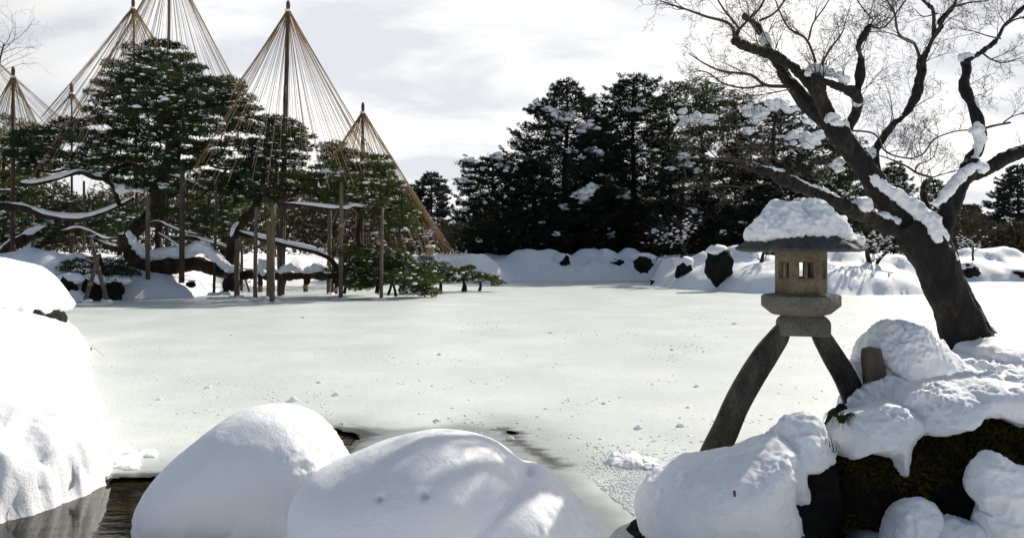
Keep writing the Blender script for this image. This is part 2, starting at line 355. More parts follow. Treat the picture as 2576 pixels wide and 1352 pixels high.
def ice_m(N, L, b, out):
    at = N.new('ShaderNodeAttribute'); at.attribute_name = 'thin'
    frost = ramp(N, L, tex(N, L, .35, 6, .6), [(.30, (.54, .585, .57)), (.5, (.61, .65, .635)), (.70, (.70, .73, .72))])
    sp = ramp(N, L, tex(N, L, 12, 5, .75), [(.55, (0, 0, 0)), (.72, (1, 1, 1))])
    mx0 = N.new('ShaderNodeMix'); mx0.data_type = 'RGBA'; mx0.inputs[7].default_value = (.72, .75, .75, 1); L.new(sp, mx0.inputs[0]); L.new(frost, mx0.inputs[6])
    mx = N.new('ShaderNodeMix'); mx.data_type = 'RGBA'; L.new(at.outputs['Fac'], mx.inputs[0]); L.new(mx0.outputs[2], mx.inputs[6]); mx.inputs[7].default_value = (.20, .22, .225, 1)
    wt = N.new('ShaderNodeAttribute'); wt.attribute_name = 'wet'; mw = N.new('ShaderNodeMix'); mw.data_type = 'RGBA'; L.new(wt.outputs['Fac'], mw.inputs[0]); L.new(mx.outputs[2], mw.inputs[6]); mw.inputs[7].default_value = (.035, .034, .028, 1)
    L.new(mw.outputs[2], b.inputs['Base Color'])
    ro = N.new('ShaderNodeMapRange'); L.new(at.outputs['Fac'], ro.inputs[0]); ro.inputs[3].default_value = .38; ro.inputs[4].default_value = .2; rw = N.new('ShaderNodeMapRange'); L.new(wt.outputs['Fac'], rw.inputs[0]); L.new(ro.outputs[0], rw.inputs[3]); rw.inputs[4].default_value = .06; L.new(rw.outputs[0], b.inputs['Roughness'])
    b.inputs['IOR'].default_value = 1.31; b.inputs['Specular IOR Level'].default_value = .75
    n = bump(N, L, b, tex(N, L, 1.4, 5, .6), .12, .06)
    st = N.new('ShaderNodeMapRange'); L.new(at.outputs['Fac'], st.inputs[0]); st.inputs[3].default_value = .38; st.inputs[4].default_value = .05
    n2 = N.new('ShaderNodeBump'); n2.inputs['Distance'].default_value = .012; L.new(tex(N, L, 70, 4, .7), n2.inputs['Height']); L.new(n, n2.inputs['Normal']); L.new(st.outputs[0], n2.inputs['Strength'])
    L.new(n2.outputs[0], b.inputs['Normal'])
    tc = N.new('ShaderNodeTexCoord'); vo = N.new('ShaderNodeTexVoronoi'); vo.inputs['Scale'].default_value = 38; L.new(tc.outputs['Object'], vo.inputs['Vector'])
    sx = N.new('ShaderNodeSeparateColor'); L.new(vo.outputs['Color'], sx.inputs[0]); gt = N.new('ShaderNodeMath'); gt.operation = 'GREATER_THAN'; gt.inputs[1].default_value = .965; L.new(sx.outputs[0], gt.inputs[0])
    b3 = N.new('ShaderNodeBump'); b3.inputs['Strength'].default_value = .6; b3.inputs['Distance'].default_value = .02; L.new(sx.outputs[1], b3.inputs['Height']); L.new(gt.outputs[0], b.inputs['Coat Weight']); b.inputs['Coat Roughness'].default_value = .22; L.new(b3.outputs[0], b.inputs['Coat Normal'])
mat('ice', ice_m)

# ------------------------------------------------------------------ ground, water, ice
def pp(x, y): d = depth_of(y); return ((x - 1288) / F * d, d)
POND = [(-7.2, 6.6), (-5.9, 8.4), (-6.6, 10.4), (-8.2, 13.2), (-9.9, 15.6), (-10.8, 18.2), (-13.2, 22), (-17, 27), (-30, 30), (-60, 31), (-60, 37), (-30, 38.5),
        pp(150, 760), pp(300, 752), pp(480, 748), pp(560, 730), pp(600, 722), pp(700, 714), pp(900, 708), pp(1050, 712), pp(1230, 712), pp(1290, 706), pp(1640, 705.5),
        pp(1632, 716), pp(1700, 726), pp(1900, 738), pp(2100, 742), pp(2330, 740), pp(2390, 722), pp(2420, 708), pp(2576, 708), pp(3200, 708),
        (95, 45), (60, 20), (30, 13), (9, 12.2), (6.4, 10.6), (6.6, 8.2), (5.8, 6.0), (3.8, 4.4), (-2, 4.4), (-6.6, 4.8)]
BUMPS = []
def bump_px(x, y, w, h, d): BUMPS.append(((x - 1288) / F * d, d + w * d / F * .4, w * d / F * 1.05, h * d / F * .6))
for b_ in ((60, 750, 70, 60, 44), (120, 750, 40, 50, 43), (200, 748, 22, 40, 44), (262, 748, 20, 40, 44), (360, 748, 60, 60, 47), (440, 745, 50, 60, 48), (520, 738, 50, 55, 55), (1180, 712, 45, 50, 68), (1235, 708, 48, 50, 70), (1330, 704, 45, 40, 76), (1390, 700, 30, 38, 77),
           (1480, 700, 40, 36, 78), (1530, 700, 26, 40, 77), (1590, 700, 30, 36, 78), (1680, 715, 34, 50, 66), (1760, 722, 36, 36, 60), (1850, 728, 40, 42, 57), (1900, 730, 30, 50, 56), (2060, 735, 40, 45, 54), (2150, 735, 50, 50, 53), (2240, 735, 40, 42, 53), (2300, 735, 30, 40, 53), (2500, 704, 42, 36, 76), (2550, 704, 26, 30, 76), (2440, 704, 30, 34, 76)): bump_px(*b_)
def ground_z(x, y):
    p = np.stack([np.ravel(x), np.ravel(y)], 1).astype(float)
    d = polydist(p, POND); ins = inpoly(p, POND)
    p3 = np.column_stack([p * .35, np.zeros(len(p))]); n1 = fbm(p3, 3, 5); n2 = fbm(np.column_stack([p * 1.1, np.zeros(len(p))]), 3, 9)
    H = np.where(p[:, 1] < 14, 1.05, np.where(p[:, 1] < 33, 2.0, 2.45))
    rise = 1 - np.exp(-np.maximum(d + .15 * n2, 0) / np.where(p[:, 1] < 14, .8, 2.0))
    z = H * rise + (.28 * n1 + .12 * n2) * sstep(.2, 3, d) * np.where(p[:, 1] < 14, .35, 1)
    z = z + sstep(130, 400, p[:, 1]) * 3
    for bx, by, bw, bh in BUMPS: z = z + bh * np.exp(-(((p[:, 0] - bx) / bw) ** 2 + ((p[:, 1] - by) / (bw * .85)) ** 2) ** 1.35) * sstep(-.1, .8, d)
    z = np.where(ins, -np.minimum(d * .6, .7), z)
    return z
def gz(x, y): return float(ground_z(np.array([x]), np.array([y]))[0])
def grid_lines(segs):
    out = []
    for a, b, s in segs: out.append(np.arange(a, b, s))
    return np.unique(np.concatenate(out + [[segs[-1][1]]]))
def build_ground():
    xs = grid_lines([(-2500, -400, 300), (-400, -120, 20), (-120, -60, 3), (-60, 80, .38), (80, 140, 3), (140, 400, 20), (400, 2500, 300)])
    ys = grid_lines([(-400, -20, 60), (-20, 3, 1.5), (3, 14, .5), (14, 36, 1), (36, 84, .38), (84, 120, 2.5), (120, 400, 20), (400, 3000, 400)])
    X, Y = np.meshgrid(xs, ys); Z = ground_z(X, Y).reshape(X.shape)
    v = np.stack([X, Y, Z], -1).reshape(-1, 3); nx, ny = len(xs), len(ys)
    i = np.arange(ny - 1)[:, None] * nx; j = np.arange(nx - 1)[None]
    f = np.stack([i + j, i + j + 1, i + nx + j + 1, i + nx + j], -1).reshape(-1, 4)
    tag(mesh_obj('snowy_ground', v, [f], MAT['snow']), kind='structure')
build_ground()
def build_ice():
    xs = grid_lines([(-120, -8, 8), (-8, 7, .045), (7, 160, 9)]); ys = grid_lines([(4, 5, .5), (5, 14, .045), (14, 110, 4)])
    X, Y = np.meshgrid(xs, ys); v = np.stack([X, Y, np.zeros_like(X)], -1).reshape(-1, 3); p = v[:, :2]
    n = fbm(np.column_stack([p * 1.5, np.zeros(len(p))]), 4, 31); nf = fbm(np.column_stack([p * np.array([4, 9]), np.zeros(len(p))]), 3, 41)
    def region(px, soft):
        q = [pp(x, y) for x, y in px]; d = polydist(p, q); return np.where(inpoly(p, q), d, -d)
    o1 = region([(150, 1225), (290, 1200), (400, 1193), (440, 1200), (480, 1420), (-400, 1420), (-400, 1290), (0, 1270)], 0) + .05 * n
    o2 = region([(790, 1080), (850, 1076), (905, 1086), (918, 1094), (900, 1112), (880, 1140), (862, 1165), (800, 1170)], 0) + .05 * n + .06 * nf
    o3 = -polydist(p, [pp(1262, 1076), pp(1290, 1088), pp(1300, 1105)], False) + .06 + .11 * nf
    o3b = -polydist(p, [pp(1290, 1100), pp(1330, 1125), pp(1372, 1152), pp(1400, 1170)], False) + .03 + .05 * nf
    o4 = region([(2040, 1250), (2130, 1180), (2150, 1420), (2040, 1420)], 0) + .05 * n
    o5 = region([(1830, 1118), (1890, 1114), (1885, 1128), (1850, 1135)], 0) + .1 * nf
    op = np.maximum.reduce([o1, o2, o3, o3b, o4, o5])
    t1 = region([(880, 1060), (1000, 1075), (1180, 1060), (1270, 1075), (1320, 1120), (1400, 1175), (1480, 1225), (1600, 1290), (1640, 1420), (700, 1420), (760, 1150), (860, 1100)], 0)
    thin = sstep(-.35, .35, t1 + .12 * n); thin = np.maximum(thin, sstep(-1.4, .0, op) * .6)
    far = sstep(11.5, 8, p[:, 1] + .5 * n); thin = np.maximum(thin, far * .22)
    thin *= 1 - .85 * sstep(1.35, 2.2, p[:, 0] - (9.2 - p[:, 1]) * .35 + .2 * n)
    v[:, 2] += np.where((p[:, 1] < 13) & (np.abs(p[:, 0]) < 7), .006 * n, 0)
    nx, ny = len(xs), len(ys); i = np.arange(ny - 1)[:, None] * nx; j = np.arange(nx - 1)[None]
    f = np.stack([i + j, i + j + 1, i + nx + j + 1, i + nx + j], -1).reshape(-1, 4)
    f = f[~(op[f].mean(1) > .06)]
    tag(mesh_obj('pond_ice', v, [f], MAT['ice'], attrs={'thin': thin, 'wet': sstep(-.22, .03, op + .05 * nf) * .96}), kind='structure')
    v = [(-120, 3, -.05), (160, 3, -.05), (160, 100, -.05), (-120, 100, -.05)]
    tag(mesh_obj('pond_water', v, [np.array([[0, 1, 2, 3]])], MAT['water']), kind='structure')
build_ice()

# ------------------------------------------------------------------ near snow bank on the left
def crumbly(amt, sc_=1.0, mask=None):
    def f(v, nr):
        big = fbm(v * 1.7 / sc_, 3, 3) * .035; fine = fbm(v * 14 / sc_, 3, 8) * .006
        m = sstep(.45, -.25, nr[:, 2] + .25 * fbm(v * 1.3, 2, 77)) if mask is None else mask(v, nr)
        cr = (billow(v * 5 / sc_, 3, 21) * .5 - .1) * .05 + billow(v * 13 / sc_, 2, 25) * .010
        return big * .7 + fine + amt * m * cr
    return f
def build_bank():
    sh = np.array([(-14, 2.5), (-8.2, 5.0), (-6.2, 6.5), (-5.0, 7.55), (-4.74, 8.4), (-5.3, 9.6), (-5.95, 10.6), (-7.4, 13.0), (-8.9, 15.2), (-10.2, 17.6), (-12.2, 21), (-15, 25)]); sh = spline(sh, 60)
    xs = np.arange(-17, -4.3, .042); ys = np.arange(3, 24.5, .042); X, Y = np.meshgrid(xs, ys); p = np.stack([X.ravel(), Y.ravel()], 1); p3 = np.column_stack([p, np.zeros(len(p))])
    poly = np.vstack([sh, [(-60, 25), (-60, 2.5)]]); d = polydist(p, sh, False) * np.where(inpoly(p, poly), 1, -1); d = d + .07 * fbm(p3 * 1.6, 2, 60) + .05 * billow(p3 * 5, 2, 65)
    z = np.interp(d, [-.3, -.02, .04, .12, .22, .4, .7, 1.2, 2.2, 4.5, 9], [-.4, -.12, .18, .42, .60, .80, .99, 1.17, 1.42, 1.75, 1.95])
    z = z * np.interp(p[:, 1], [2, 7, 8.5, 11, 14, 18, 22, 25], [.85, .92, .95, 1.05, 1.12, 1.0, .8, .7]); nx, ny = len(xs), len(ys); Z = z.reshape(ny, nx)
    gy, gx = np.gradient(Z, .042); nr = np.stack([-gx, -gy, np.ones_like(gx)], -1); nr /= np.linalg.norm(nr, axis=2)[:, :, None]; nr = nr.reshape(-1, 3); q = np.column_stack([p, z])
    low = sstep(.85, .35, z + .15 * fbm(p3 * 1.2, 2, 67)); q = q + nr * (fbm(q * .9, 2, 61) * .06 + low * (billow(q * 4.2, 3, 62) * .032 + billow(q * 14, 2, 66) * .012) + fbm(q * 9, 2, 63) * .005 + (1 - low) * billow(q * 2.2, 2, 64) * .012)[:, None]
    i = np.arange(ny - 1)[:, None] * nx; j = np.arange(nx - 1)[None]; f = np.stack([i + j, i + j + 1, i + nx + j + 1, i + nx + j], -1).reshape(-1, 4); f = f[z[f].max(1) > -.35]
    tag(mesh_obj('snow_bank', q, [f], MAT['near_snow']), kind='structure')
build_bank()
def near_mound(name, label, cat, snow_blobs, rock_blobs, voxel, disp, loc, group=None, sm=6, rdisp=None, part='snow_cap'):
    root = empty(name, loc, label, cat, group)
    if rock_blobs:
        m = MB()
        for b in rock_blobs: blob(m, *b[0], **(b[1] if len(b) > 1 else {}))
        fuse(m, voxel * 1.3, 3, rdisp or (lambda v, nr: fbm(v * 2.6, 4, 3) * .06 + fbm(v * 11, 3, 4) * .012)).build('rock', MAT['dark_rock'], root)
    m = MB()
    for b in snow_blobs: blob(m, *b[0], **(b[1] if len(b) > 1 else {}))
    fuse(m, voxel, sm, disp).build(part, MAT['near_snow'], root)
    return root
near_mound('snowy_rock', 'smooth snow lump with an overhanging lip on a greenish rock at the left edge', 'rock',
    [(([(-330, 700), (-200, 640), (-60, 640), (0, 650), (50, 662), (88, 690), (118, 728), (137, 768), (132, 786), (100, 776), (60, 790), (-50, 860), (-330, 860)], 19.5, 2.5),)],
    [(([(40, 760), (110, 770), (128, 790), (134, 815), (100, 850), (40, 850)], 19.3, 1.2),)], .06, crumbly(2.2, 1.5), (-13.2, 19.5, 0))

# ------------------------------------------------------------------ boulders in the near water
def right_mask(v, nr): return sstep(.1, .8, nr[:, 0] + .35 * fbm(v * 2, 2, 5) - .35 * nr[:, 2] + .2) * sstep(.95, .55, nr[:, 2])
def b1_disp(v, nr):
    m = sstep(.05, .6, nr[:, 0] + .3 * fbm(v * 2, 2, 5)) * sstep(1.0, .6, v[:, 2]); m = np.maximum(m, sstep(.35, .1, v[:, 2]) * .8)
    return fbm(v * 1.2, 3, 3) * .03 + fbm(v * 16, 3, 8) * .002 + m * (billow(v * 5, 3, 21) * .022 + billow(v * 15, 2, 22) * .007)
near_mound('snowy_boulder', 'rounded boulder under thick snow, brightly lit on its right side, in the near water', 'boulder',
    [(([(368, 1290), (374, 1240), (408, 1180), (470, 1118), (560, 1055), (620, 1033), (680, 1027), (740, 1034), (790, 1058), (830, 1100), (862, 1155), (872, 1230), (866, 1300), (830, 1370), (600, 1400), (410, 1395), (370, 1345)], 7.35, .80, 1.1), dict(nt=40, ns=110, cen=(590, 1225)))],
    [(([(440, 1300), (780, 1300), (830, 1380), (800, 1440), (450, 1440), (400, 1380)], 7.2, .75),)], .022, b1_disp, (-2.5, 7.3, 0))
def b2_disp(v, nr):
    m = sstep(.3, .9, nr[:, 0] + .3 * fbm(v * 2, 2, 5)) * sstep(.9, .4, v[:, 2]); m = np.maximum(m, sstep(.35, .1, v[:, 2]) * .6)
    px = (v[:, 0] / v[:, 1]) * F + 1288; py = HY + (CH - v[:, 2]) / v[:, 1] * F
    dent = 0
    for cx, cy, r in ((1068, 1243, 17), (957, 1252, 12), (1330, 1188, 14)): dent = dent + np.exp(-(((px - cx) / r) ** 2 + ((py - cy) / r) ** 2) * 1.6) * r * .0034 * (nr[:, 1] < .3)
    return fbm(v * 1.2, 3, 13) * .028 + fbm(v * 16, 3, 8) * .002 + m * (billow(v * 5, 3, 21) * .022 + billow(v * 15, 2, 22) * .007) - dent
near_mound('snowy_boulder', 'wide low boulder under smooth snow with two small dents, front and centre', 'boulder',
    [(([(735, 1290), (750, 1240), (800, 1190), (860, 1158), (950, 1115), (1050, 1090), (1110, 1086), (1170, 1092), (1240, 1115), (1288, 1150), (1318, 1174), (1365, 1180), (1412, 1210), (1460, 1260), (1500, 1320), (1520, 1375), (1400, 1450), (1100, 1465), (850, 1450), (745, 1390)], 6.15, .95, .9), dict(nt=40, ns=120, cen=(1090, 1345)))],
    [(([(860, 1330), (1380, 1330), (1440, 1420), (1400, 1490), (860, 1490), (800, 1420)], 6.0, .8),)], .022, b2_disp, (-.6, 6.1, 0))

# ------------------------------------------------------------------ lantern's rocks, right foreground
def heap(a): 
    def g(v, nr):
        k = .3 + .9 * sstep(-.35, .45, fbm(v * 1.6, 2, 55)); return fbm(v * 2.0, 3, 13) * .05 + (billow(v * 4.2, 3, 21) * .026 + billow(v * 11, 3, 22) * .019 + billow(v * 28, 2, 8) * .009) * a * k
    return g
def r1_disp(v, nr):
    m = sstep(3.0 / 7 * 0 + 2.05, 2.5, v[:, 0] + .3 * fbm(v * 2, 2, 4)); m = np.maximum(m, .5)
    return fbm(v * 2.0, 3, 13) * .03 + m * (billow(v * 5.5, 3, 21) * .022 + billow(v * 14, 2, 22) * .012 + billow(v * 30, 2, 8) * .004)
near_mound('mossy_boulder', 'boulder before the stone lantern, domed snow with a peak over dark mossy rock', 'boulder',
    [(([(1606, 1300), (1612, 1250), (1645, 1205), (1720, 1165), (1800, 1150), (1870, 1140), (1930, 1114), (1975, 1108), (1992, 1150), (1980, 1230), (1998, 1310), (2010, 1362), (1960, 1366), (1800, 1352), (1640, 1352)], 6.9, .62, .7),),
     (([(1880, 1142), (1925, 1112), (1962, 1088), (1985, 1052), (2025, 1040), (2056, 1058), (2076, 1110), (2088, 1140), (2050, 1160), (2000, 1165), (1990, 1200), (2010, 1262), (1960, 1260), (1900, 1200)], 7.15, .38, .4),)],
    [(([(1900, 1190), (1985, 1160), (2040, 1148), (2088, 1138), (2092, 1200), (2092, 1430), (1890, 1430)], 7.2, .36, .5),),
     (([(1612, 1335), (1800, 1300), (2010, 1330), (2040, 1430), (1620, 1430)], 6.85, .68),)], .02, r1_disp, (2.2, 7.0, 0))
stump = empty('tree_stump', P(2200, 960, 8.35), 'split grey stump poking out of the tallest snow heap, right of the lantern', 'stump')
_m = MB(); _a = P(2192, 875, 8.2); _b = P(2212, 1010, 8.2); _p = spline([_a, P(2196, 915, 8.2), _b], 12); tube(_m, _p, np.linspace(.10, .14, 12), 12)
fuse(_m, .015, 1, lambda v, nr: fbm(v * np.array([14, 14, 3]), 3, 5) * .015).build('wood', MAT['old_pole'], stump)
_m = MB()
blob(_m, [(2176, 885), (2180, 852), (2212, 822), (2230, 804), (2275, 800), (2310, 828), (2345, 862), (2420, 915), (2470, 960), (2400, 1040), (2250, 1080), (2165, 1060), (2160, 1010), (2215, 975), (2225, 925), (2212, 900)], 8.45, .45, .6, cen=(2300, 1010), ns=100)
blob(_m, [(2135, 925), (2160, 912), (2185, 925), (2200, 990), (2180, 1060), (2130, 1060), (2150, 1000)], 8.7, .25, .3)
fuse(_m, .015, 2, heap(1.0)).build('snow_cap', MAT['near_snow'], stump)
rr = empty('mossy_boulder', P(2350, 1240, 7.4) * np.array([1, 1, 0]), 'large black mossy rock with yellow-green moss and hanging snow in the lower right corner', 'boulder')
_m = MB()
blob(_m, [(2098, 1180), (2130, 1135), (2200, 1115), (2262, 1110), (2282, 1200), (2290, 1430), (2098, 1430)], 7.35, .45, .6)
blob(_m, [(2230, 1160), (2290, 1065), (2380, 1035), (2480, 1040), (2600, 1030), (2720, 1030), (2740, 1430), (2230, 1430)], 7.45, .75, .8)
blob(_m, [(2100, 1050), (2145, 1040), (2170, 1080), (2140, 1150), (2115, 1150)], 7.9, .2)
def moss_d(v, nr): return fbm(v * 2.6, 4, 3) * .09 + billow(v * 4.5, 2, 12) * .05 + fbm(v * 11, 3, 4) * .03 + billow(v * 20, 2, 9) * .016
_r = fuse(_m, .028, 2, moss_d); _rv = _r.V(); _r.build('rock', MAT['dark_rock'], rr)
_m = MB()
blob(_m, [(2150, 1010), (2250, 968), (2330, 970), (2420, 955), (2576, 965), (2740, 975), (2740, 1080), (2450, 1080), (2250, 1090), (2125, 1070)], 7.9, .5, .6)
blob(_m, [(2298, 1062), (2325, 1008), (2400, 978), (2480, 962), (2740, 958), (2740, 1062), (2560, 1062), (2480, 1036), (2400, 1052), (2350, 1082), (2305, 1090)], 7.05, .42, .8, cen=(2420, 1010))
blob(_m, [(2122, 1130), (2130, 1078), (2170, 1045), (2250, 1030), (2320, 1040), (2310, 1075), (2275, 1110), (2268, 1160), (2262, 1205), (2240, 1200), (2232, 1150), (2200, 1135), (2160, 1128), (2135, 1150)], 7.1, .32, .7, cen=(2230, 1085))
blob(_m, [(2480, 1330), (2492, 1280), (2468, 1228), (2476, 1172), (2520, 1152), (2576, 1175), (2740, 1180), (2740, 1430), (2490, 1430)], 6.3, .22, .4)
blob(_m, [(2262, 1330), (2268, 1280), (2295, 1252), (2335, 1262), (2352, 1300), (2340, 1360), (2350, 1430), (2265, 1430)], 6.5, .18, .4)
blob(_m, [(2350, 1375), (2385, 1340), (2430, 1328), (2475, 1345), (2490, 1440), (2340, 1440)], 6.35, .15, .3)
fuse(_m, .015, 2, heap(1.0)).build('snow_cap', MAT['near_snow'], rr)
def split_build(mb, name, mt, parent):
    V = mb.V(); F_ = mb.f; lab = np.arange(len(V))
    while True:
        old = lab.copy()
        for q in F_:
            mn = lab[q].min(1)
            for c in range(q.shape[1]): np.minimum.at(lab, q[:, c], mn)
        lab = lab[lab]
        if (lab == old).all(): break
    for u in np.unique(lab):
        idx = np.where(lab == u)[0]
        if len(idx) < 12: continue
        mp_ = np.full(len(V), -1); mp_[idx] = np.arange(len(idx)); mesh_obj(name, V[idx], [mp_[q[lab[q[:, 0]] == u]] for q in F_], mt, parent)
def moss_on(vs, cond, n, ln, wd, name, mt, root, nb=5):
    k = vs[cond(vs)]
    if len(k) == 0: return
    k = k[RNG.choice(len(k), min(n, len(k)), replace=False)]; m = MB(); blades(m, k + RNG.normal(0, .01, k.shape), np.tile([[0, -.6, .6]], (len(k), 1)), ln, wd, nb, .6)
    m.build(name, mt, root, smooth=False)
def px_of(v): return (v[:, 0] / v[:, 1]) * F + 1288, HY + (CH - v[:, 2]) / v[:, 1] * F
def c_moss(v):
    x, y = px_of(v); n = fbm(v * 3, 2, 91); return (v[:, 1] < 7.4) & (((x > 2270) & (y > 1030) & (y < 1190 + 90 * n) & (n > -.35)) | ((x > 2095) & (x < 2290) & (y < 1230) & (n > -.1)) | (n > .55))
moss_on(_rv, c_moss, 5200, .040, .02, 'moss', MAT['moss'], rr)
mound = empty('snow_mound', P(2530, 900, 9.6) * np.array([1, 1, 0]), 'broad crumbly snow mound around the foot of the leaning tree', 'snow mound')
_m = MB(); blob(_m, [(2360, 900), (2430, 892), (2452, 866), (2500, 860), (2576, 868), (2700, 872), (2900, 900), (2900, 1060), (2360, 1060)], 9.5, 1.0, 1.2)
fuse(_m, .035, 4, heap(1.1)).build('snow_pile', MAT['near_snow'], mound)
def grass_tuft(x, y, d, n, L_, label, name='grass_tuft', m_=None):
    m = MB(); c = P(x, y, d)
    for k in range(n):
        a = RNG.uniform(0, 2 * np.pi); o = np.array([np.cos(a), np.sin(a), 0]); l = L_ * RNG.uniform(.6, 1.1)
        pts = spline([c + o * .02, c + o * l * .35 + [0, 0, l * .5], c + o * l * .8 + [0, 0, l * .45], c + o * l + [0, 0, l * RNG.uniform(-.3, .2)]], 8)
        tube(m, pts, np.linspace(.0055, .001, 8), 4)
    tag(m.build(name, m_ or MAT['grass'], origin=c), label, 'grass')
grass_tuft(2116, 1062, 7.2, 60, .17, 'spiky green grass tuft at the foot of the right lantern leg')
for k, (x, y, s_) in enumerate(((2085, 1128, 1.), )):
    m = MB()
    for q in range(9):
        a = P(x + q * 2, y + 10, 6.95); b = P(x + q * 5 - 20 + RNG.uniform(-12, 12), y - RNG.uniform(12, 38), 6.85); tube(m, spline([a, (a + b) / 2 + RNG.normal(0, .012, 3), b], 6), np.linspace(.004, .0012, 6), 4)
    tag(m.build('dry_twigs', MAT['twig'], origin=P(x, y, 6.95)), 'thin dry twigs sticking out of the peaked snow beside the narrow water gap', 'twigs')
m = MB(); _c = P(1847, 1240, 6.12); m.add(_c + np.array([[-.012, 0, .022], [.008, -.01, .03], [.014, -.008, -.02], [-.004, 0, -.03], [0.002, -.02, 0]]), [np.array([[0, 1, 4], [1, 2, 4], [2, 3, 4], [3, 0, 4], [0, 3, 2], [0, 2, 1]])])
tag(m.build('fallen_leaf', MAT['dry_leaf'], origin=_c), 'single small brown leaf stuck in the domed snow before the lantern', 'leaf')

# ------------------------------------------------------------------ stone lantern
LD = 8.3; LX = (2015 - 1288) / F * LD; PXM = LD / F
def zy(y): return CH - (y - HY) * PXM
def hexring(R, z, th=-38.5, cx=LX, cy=LD): 
    a = np.radians(th + 60 * np.arange(6)); return np.stack([cx + R * np.sin(a), cy - R * np.cos(a), np.full(6, z)], 1)
def loft(mb, rings, cap=True):
    n = len(rings[0]); m = len(rings); v = np.vstack(rings); i = np.arange(m - 1)[:, None] * n; j = np.arange(n)[None]; k = (j + 1) % n
    fs = [np.stack([i + j, i + k, i + n + k, i + n + j], -1).reshape(-1, 4)]
    if cap: fs += [np.arange(n)[::-1][None], (np.arange(n) + (m - 1) * n)[None]]
    mb.add(v, fs)
def bevel(o, wd=.012, seg=2):
    b = o.modifiers.new('bevel', 'BEVEL'); b.width = wd; b.segments = seg; b.limit_method = 'ANGLE'; b.angle_limit = math.radians(25); return o
lan = empty('stone_lantern', (LX, LD, 0), 'two-legged grey stone lantern with a snow-heaped roof, standing over the pond edge', 'lantern')
# roof
def roofring(R, z, lift=0.0, n=10):
    base = hexring(R, z); out = []
    for i in range(6):
        a, b = base[i], base[(i + 1) % 6]
        for t in np.linspace(0, 1, n, endpoint=False):
            p = a + (b - a) * t; p = p.copy(); e = abs(2 * t - 1); p[2] += lift * e ** 2.5; out.append(p)
    return np.array(out)
m = MB(); loft(m, [roofring(.30, zy(632)), roofring(.665, zy(634), .012), roofring(.712, zy(632), .02), roofring(.72, zy(627), .025), roofring(.665, zy(618), .02), roofring(.56, zy(603), .01), roofring(.45, zy(585)), roofring(.28, zy(562)), roofring(.08, zy(545))])
bevel(m.build('roof', MAT['roof_stone'], lan, smooth=False), .006)
# snow on the roof
m = MB()
blob(m, [(1890, 596), (1898, 580), (1917, 553), (1942, 528), (1952, 516), (1978, 514), (1990, 522), (2005, 518), (2022, 508), (2050, 512), (2066, 520), (2080, 533), (2110, 552), (2126, 578), (2143, 598), (2156, 608), (2140, 611), (2100, 602), (2015, 592), (1950, 595), (1908, 600)], LD - .03, .44, .5, cen=(2015, 588), nt=30, ns=110)
def rs_disp(v, nr): return fbm(v * 3.5, 3, 33) * .03 + billow(v * np.array([7, 7, 4.5]), 3, 36) * .028 + billow(v * 17, 2, 37) * .013 + billow(v * 36, 2, 38) * .004
fuse(m, .014, 2, rs_disp).build('snow_cap', MAT['near_snow'], lan)
# fire box: six wall panels with window openings
def firebox():
    m = MB(); th = .07; z0, z1 = zy(739), zy(630); R = .282
    outer = hexring(R, 0); inner = hexring(R - th, 0)
    H = z1 - z0; wb, wt = z0 + .36 * H, z0 + .76 * H
    for i in range(6):
        a, b = outer[i], outer[(i + 1) % 6]; c, d = inner[i], inner[(i + 1) % 6]
        ws = [0, .22, .78, 1]; zs = [z0, wb, wt, z1]
        def pt(u, z, inn, e=0):
            q = (c + (d - c) * u) if inn else (a + (b - a) * u); return np.array([q[0], q[1], z])
        for iu in range(3):
            for iz in range(3):
                if iu == 1 and iz == 1: continue
                v = [pt(ws[iu], zs[iz], 0), pt(ws[iu + 1], zs[iz], 0), pt(ws[iu + 1], zs[iz + 1], 0), pt(ws[iu], zs[iz + 1], 0),
                     pt(ws[iu], zs[iz], 1), pt(ws[iu + 1], zs[iz], 1), pt(ws[iu + 1], zs[iz + 1], 1), pt(ws[iu], zs[iz + 1], 1)]
                m.add(v, [np.array([[0, 1, 2, 3], [7, 6, 5, 4]])])
        # reveal of the opening
        u0, u1 = ws[1], ws[2]
        v = [pt(u0, wb, 0), pt(u1, wb, 0), pt(u1, wt, 0), pt(u0, wt, 0), pt(u0, wb, 1), pt(u1, wb, 1), pt(u1, wt, 1), pt(u0, wt, 1)]
        m.add(v, [np.array([[1, 0, 4, 5], [2, 1, 5, 6], [3, 2, 6, 7], [0, 3, 7, 4]])])
    cap = hexring(R - .001, z1 - .002); m.add(cap, [np.arange(6)[None]]); cap = hexring(R - .001, z0 + .002); m.add(cap, [np.arange(6)[::-1][None]])
    fb = m.build('fire_box', MAT['warm_stone'], lan, smooth=False)
    for i in range(6):
        # recessed lattice: an upright post in the middle of each window and a thin raised frame
        a, b = hexring(R - .035, 0)[i], hexring(R - .035, 0)[(i + 1) % 6]; u = (b - a) / np.linalg.norm(b - a); n_ = np.array([u[1], -u[0], 0]); mid = (a + b) / 2; wv = np.linalg.norm(b - a)
        m2 = MB()
        def bar(c0, wdt, za, zb, dep=.02):
            c0 = mid + u * c0; q = []
            for sx, sy in ((-1, -1), (1, -1), (1, 1), (-1, 1)): q.append(c0 + u * sx * wdt / 2 + n_ * sy * dep)
            lo = [np.array([p[0], p[1], za]) for p in q]; hi = [np.array([p[0], p[1], zb]) for p in q]
            m2.add(lo + hi, [np.array([[0, 1, 5, 4], [1, 2, 6, 5], [2, 3, 7, 6], [3, 0, 4, 7], [4, 5, 6, 7], [3, 2, 1, 0]])])
        bar(0, .040, wb - .005, wt + .005)
        bar(0, .165, wb - .004, wb + .018, .016); bar(0, .165, wt - .014, wt + .004, .016)
        m2.build('window_lattice', MAT['warm_stone'], fb, smooth=False)
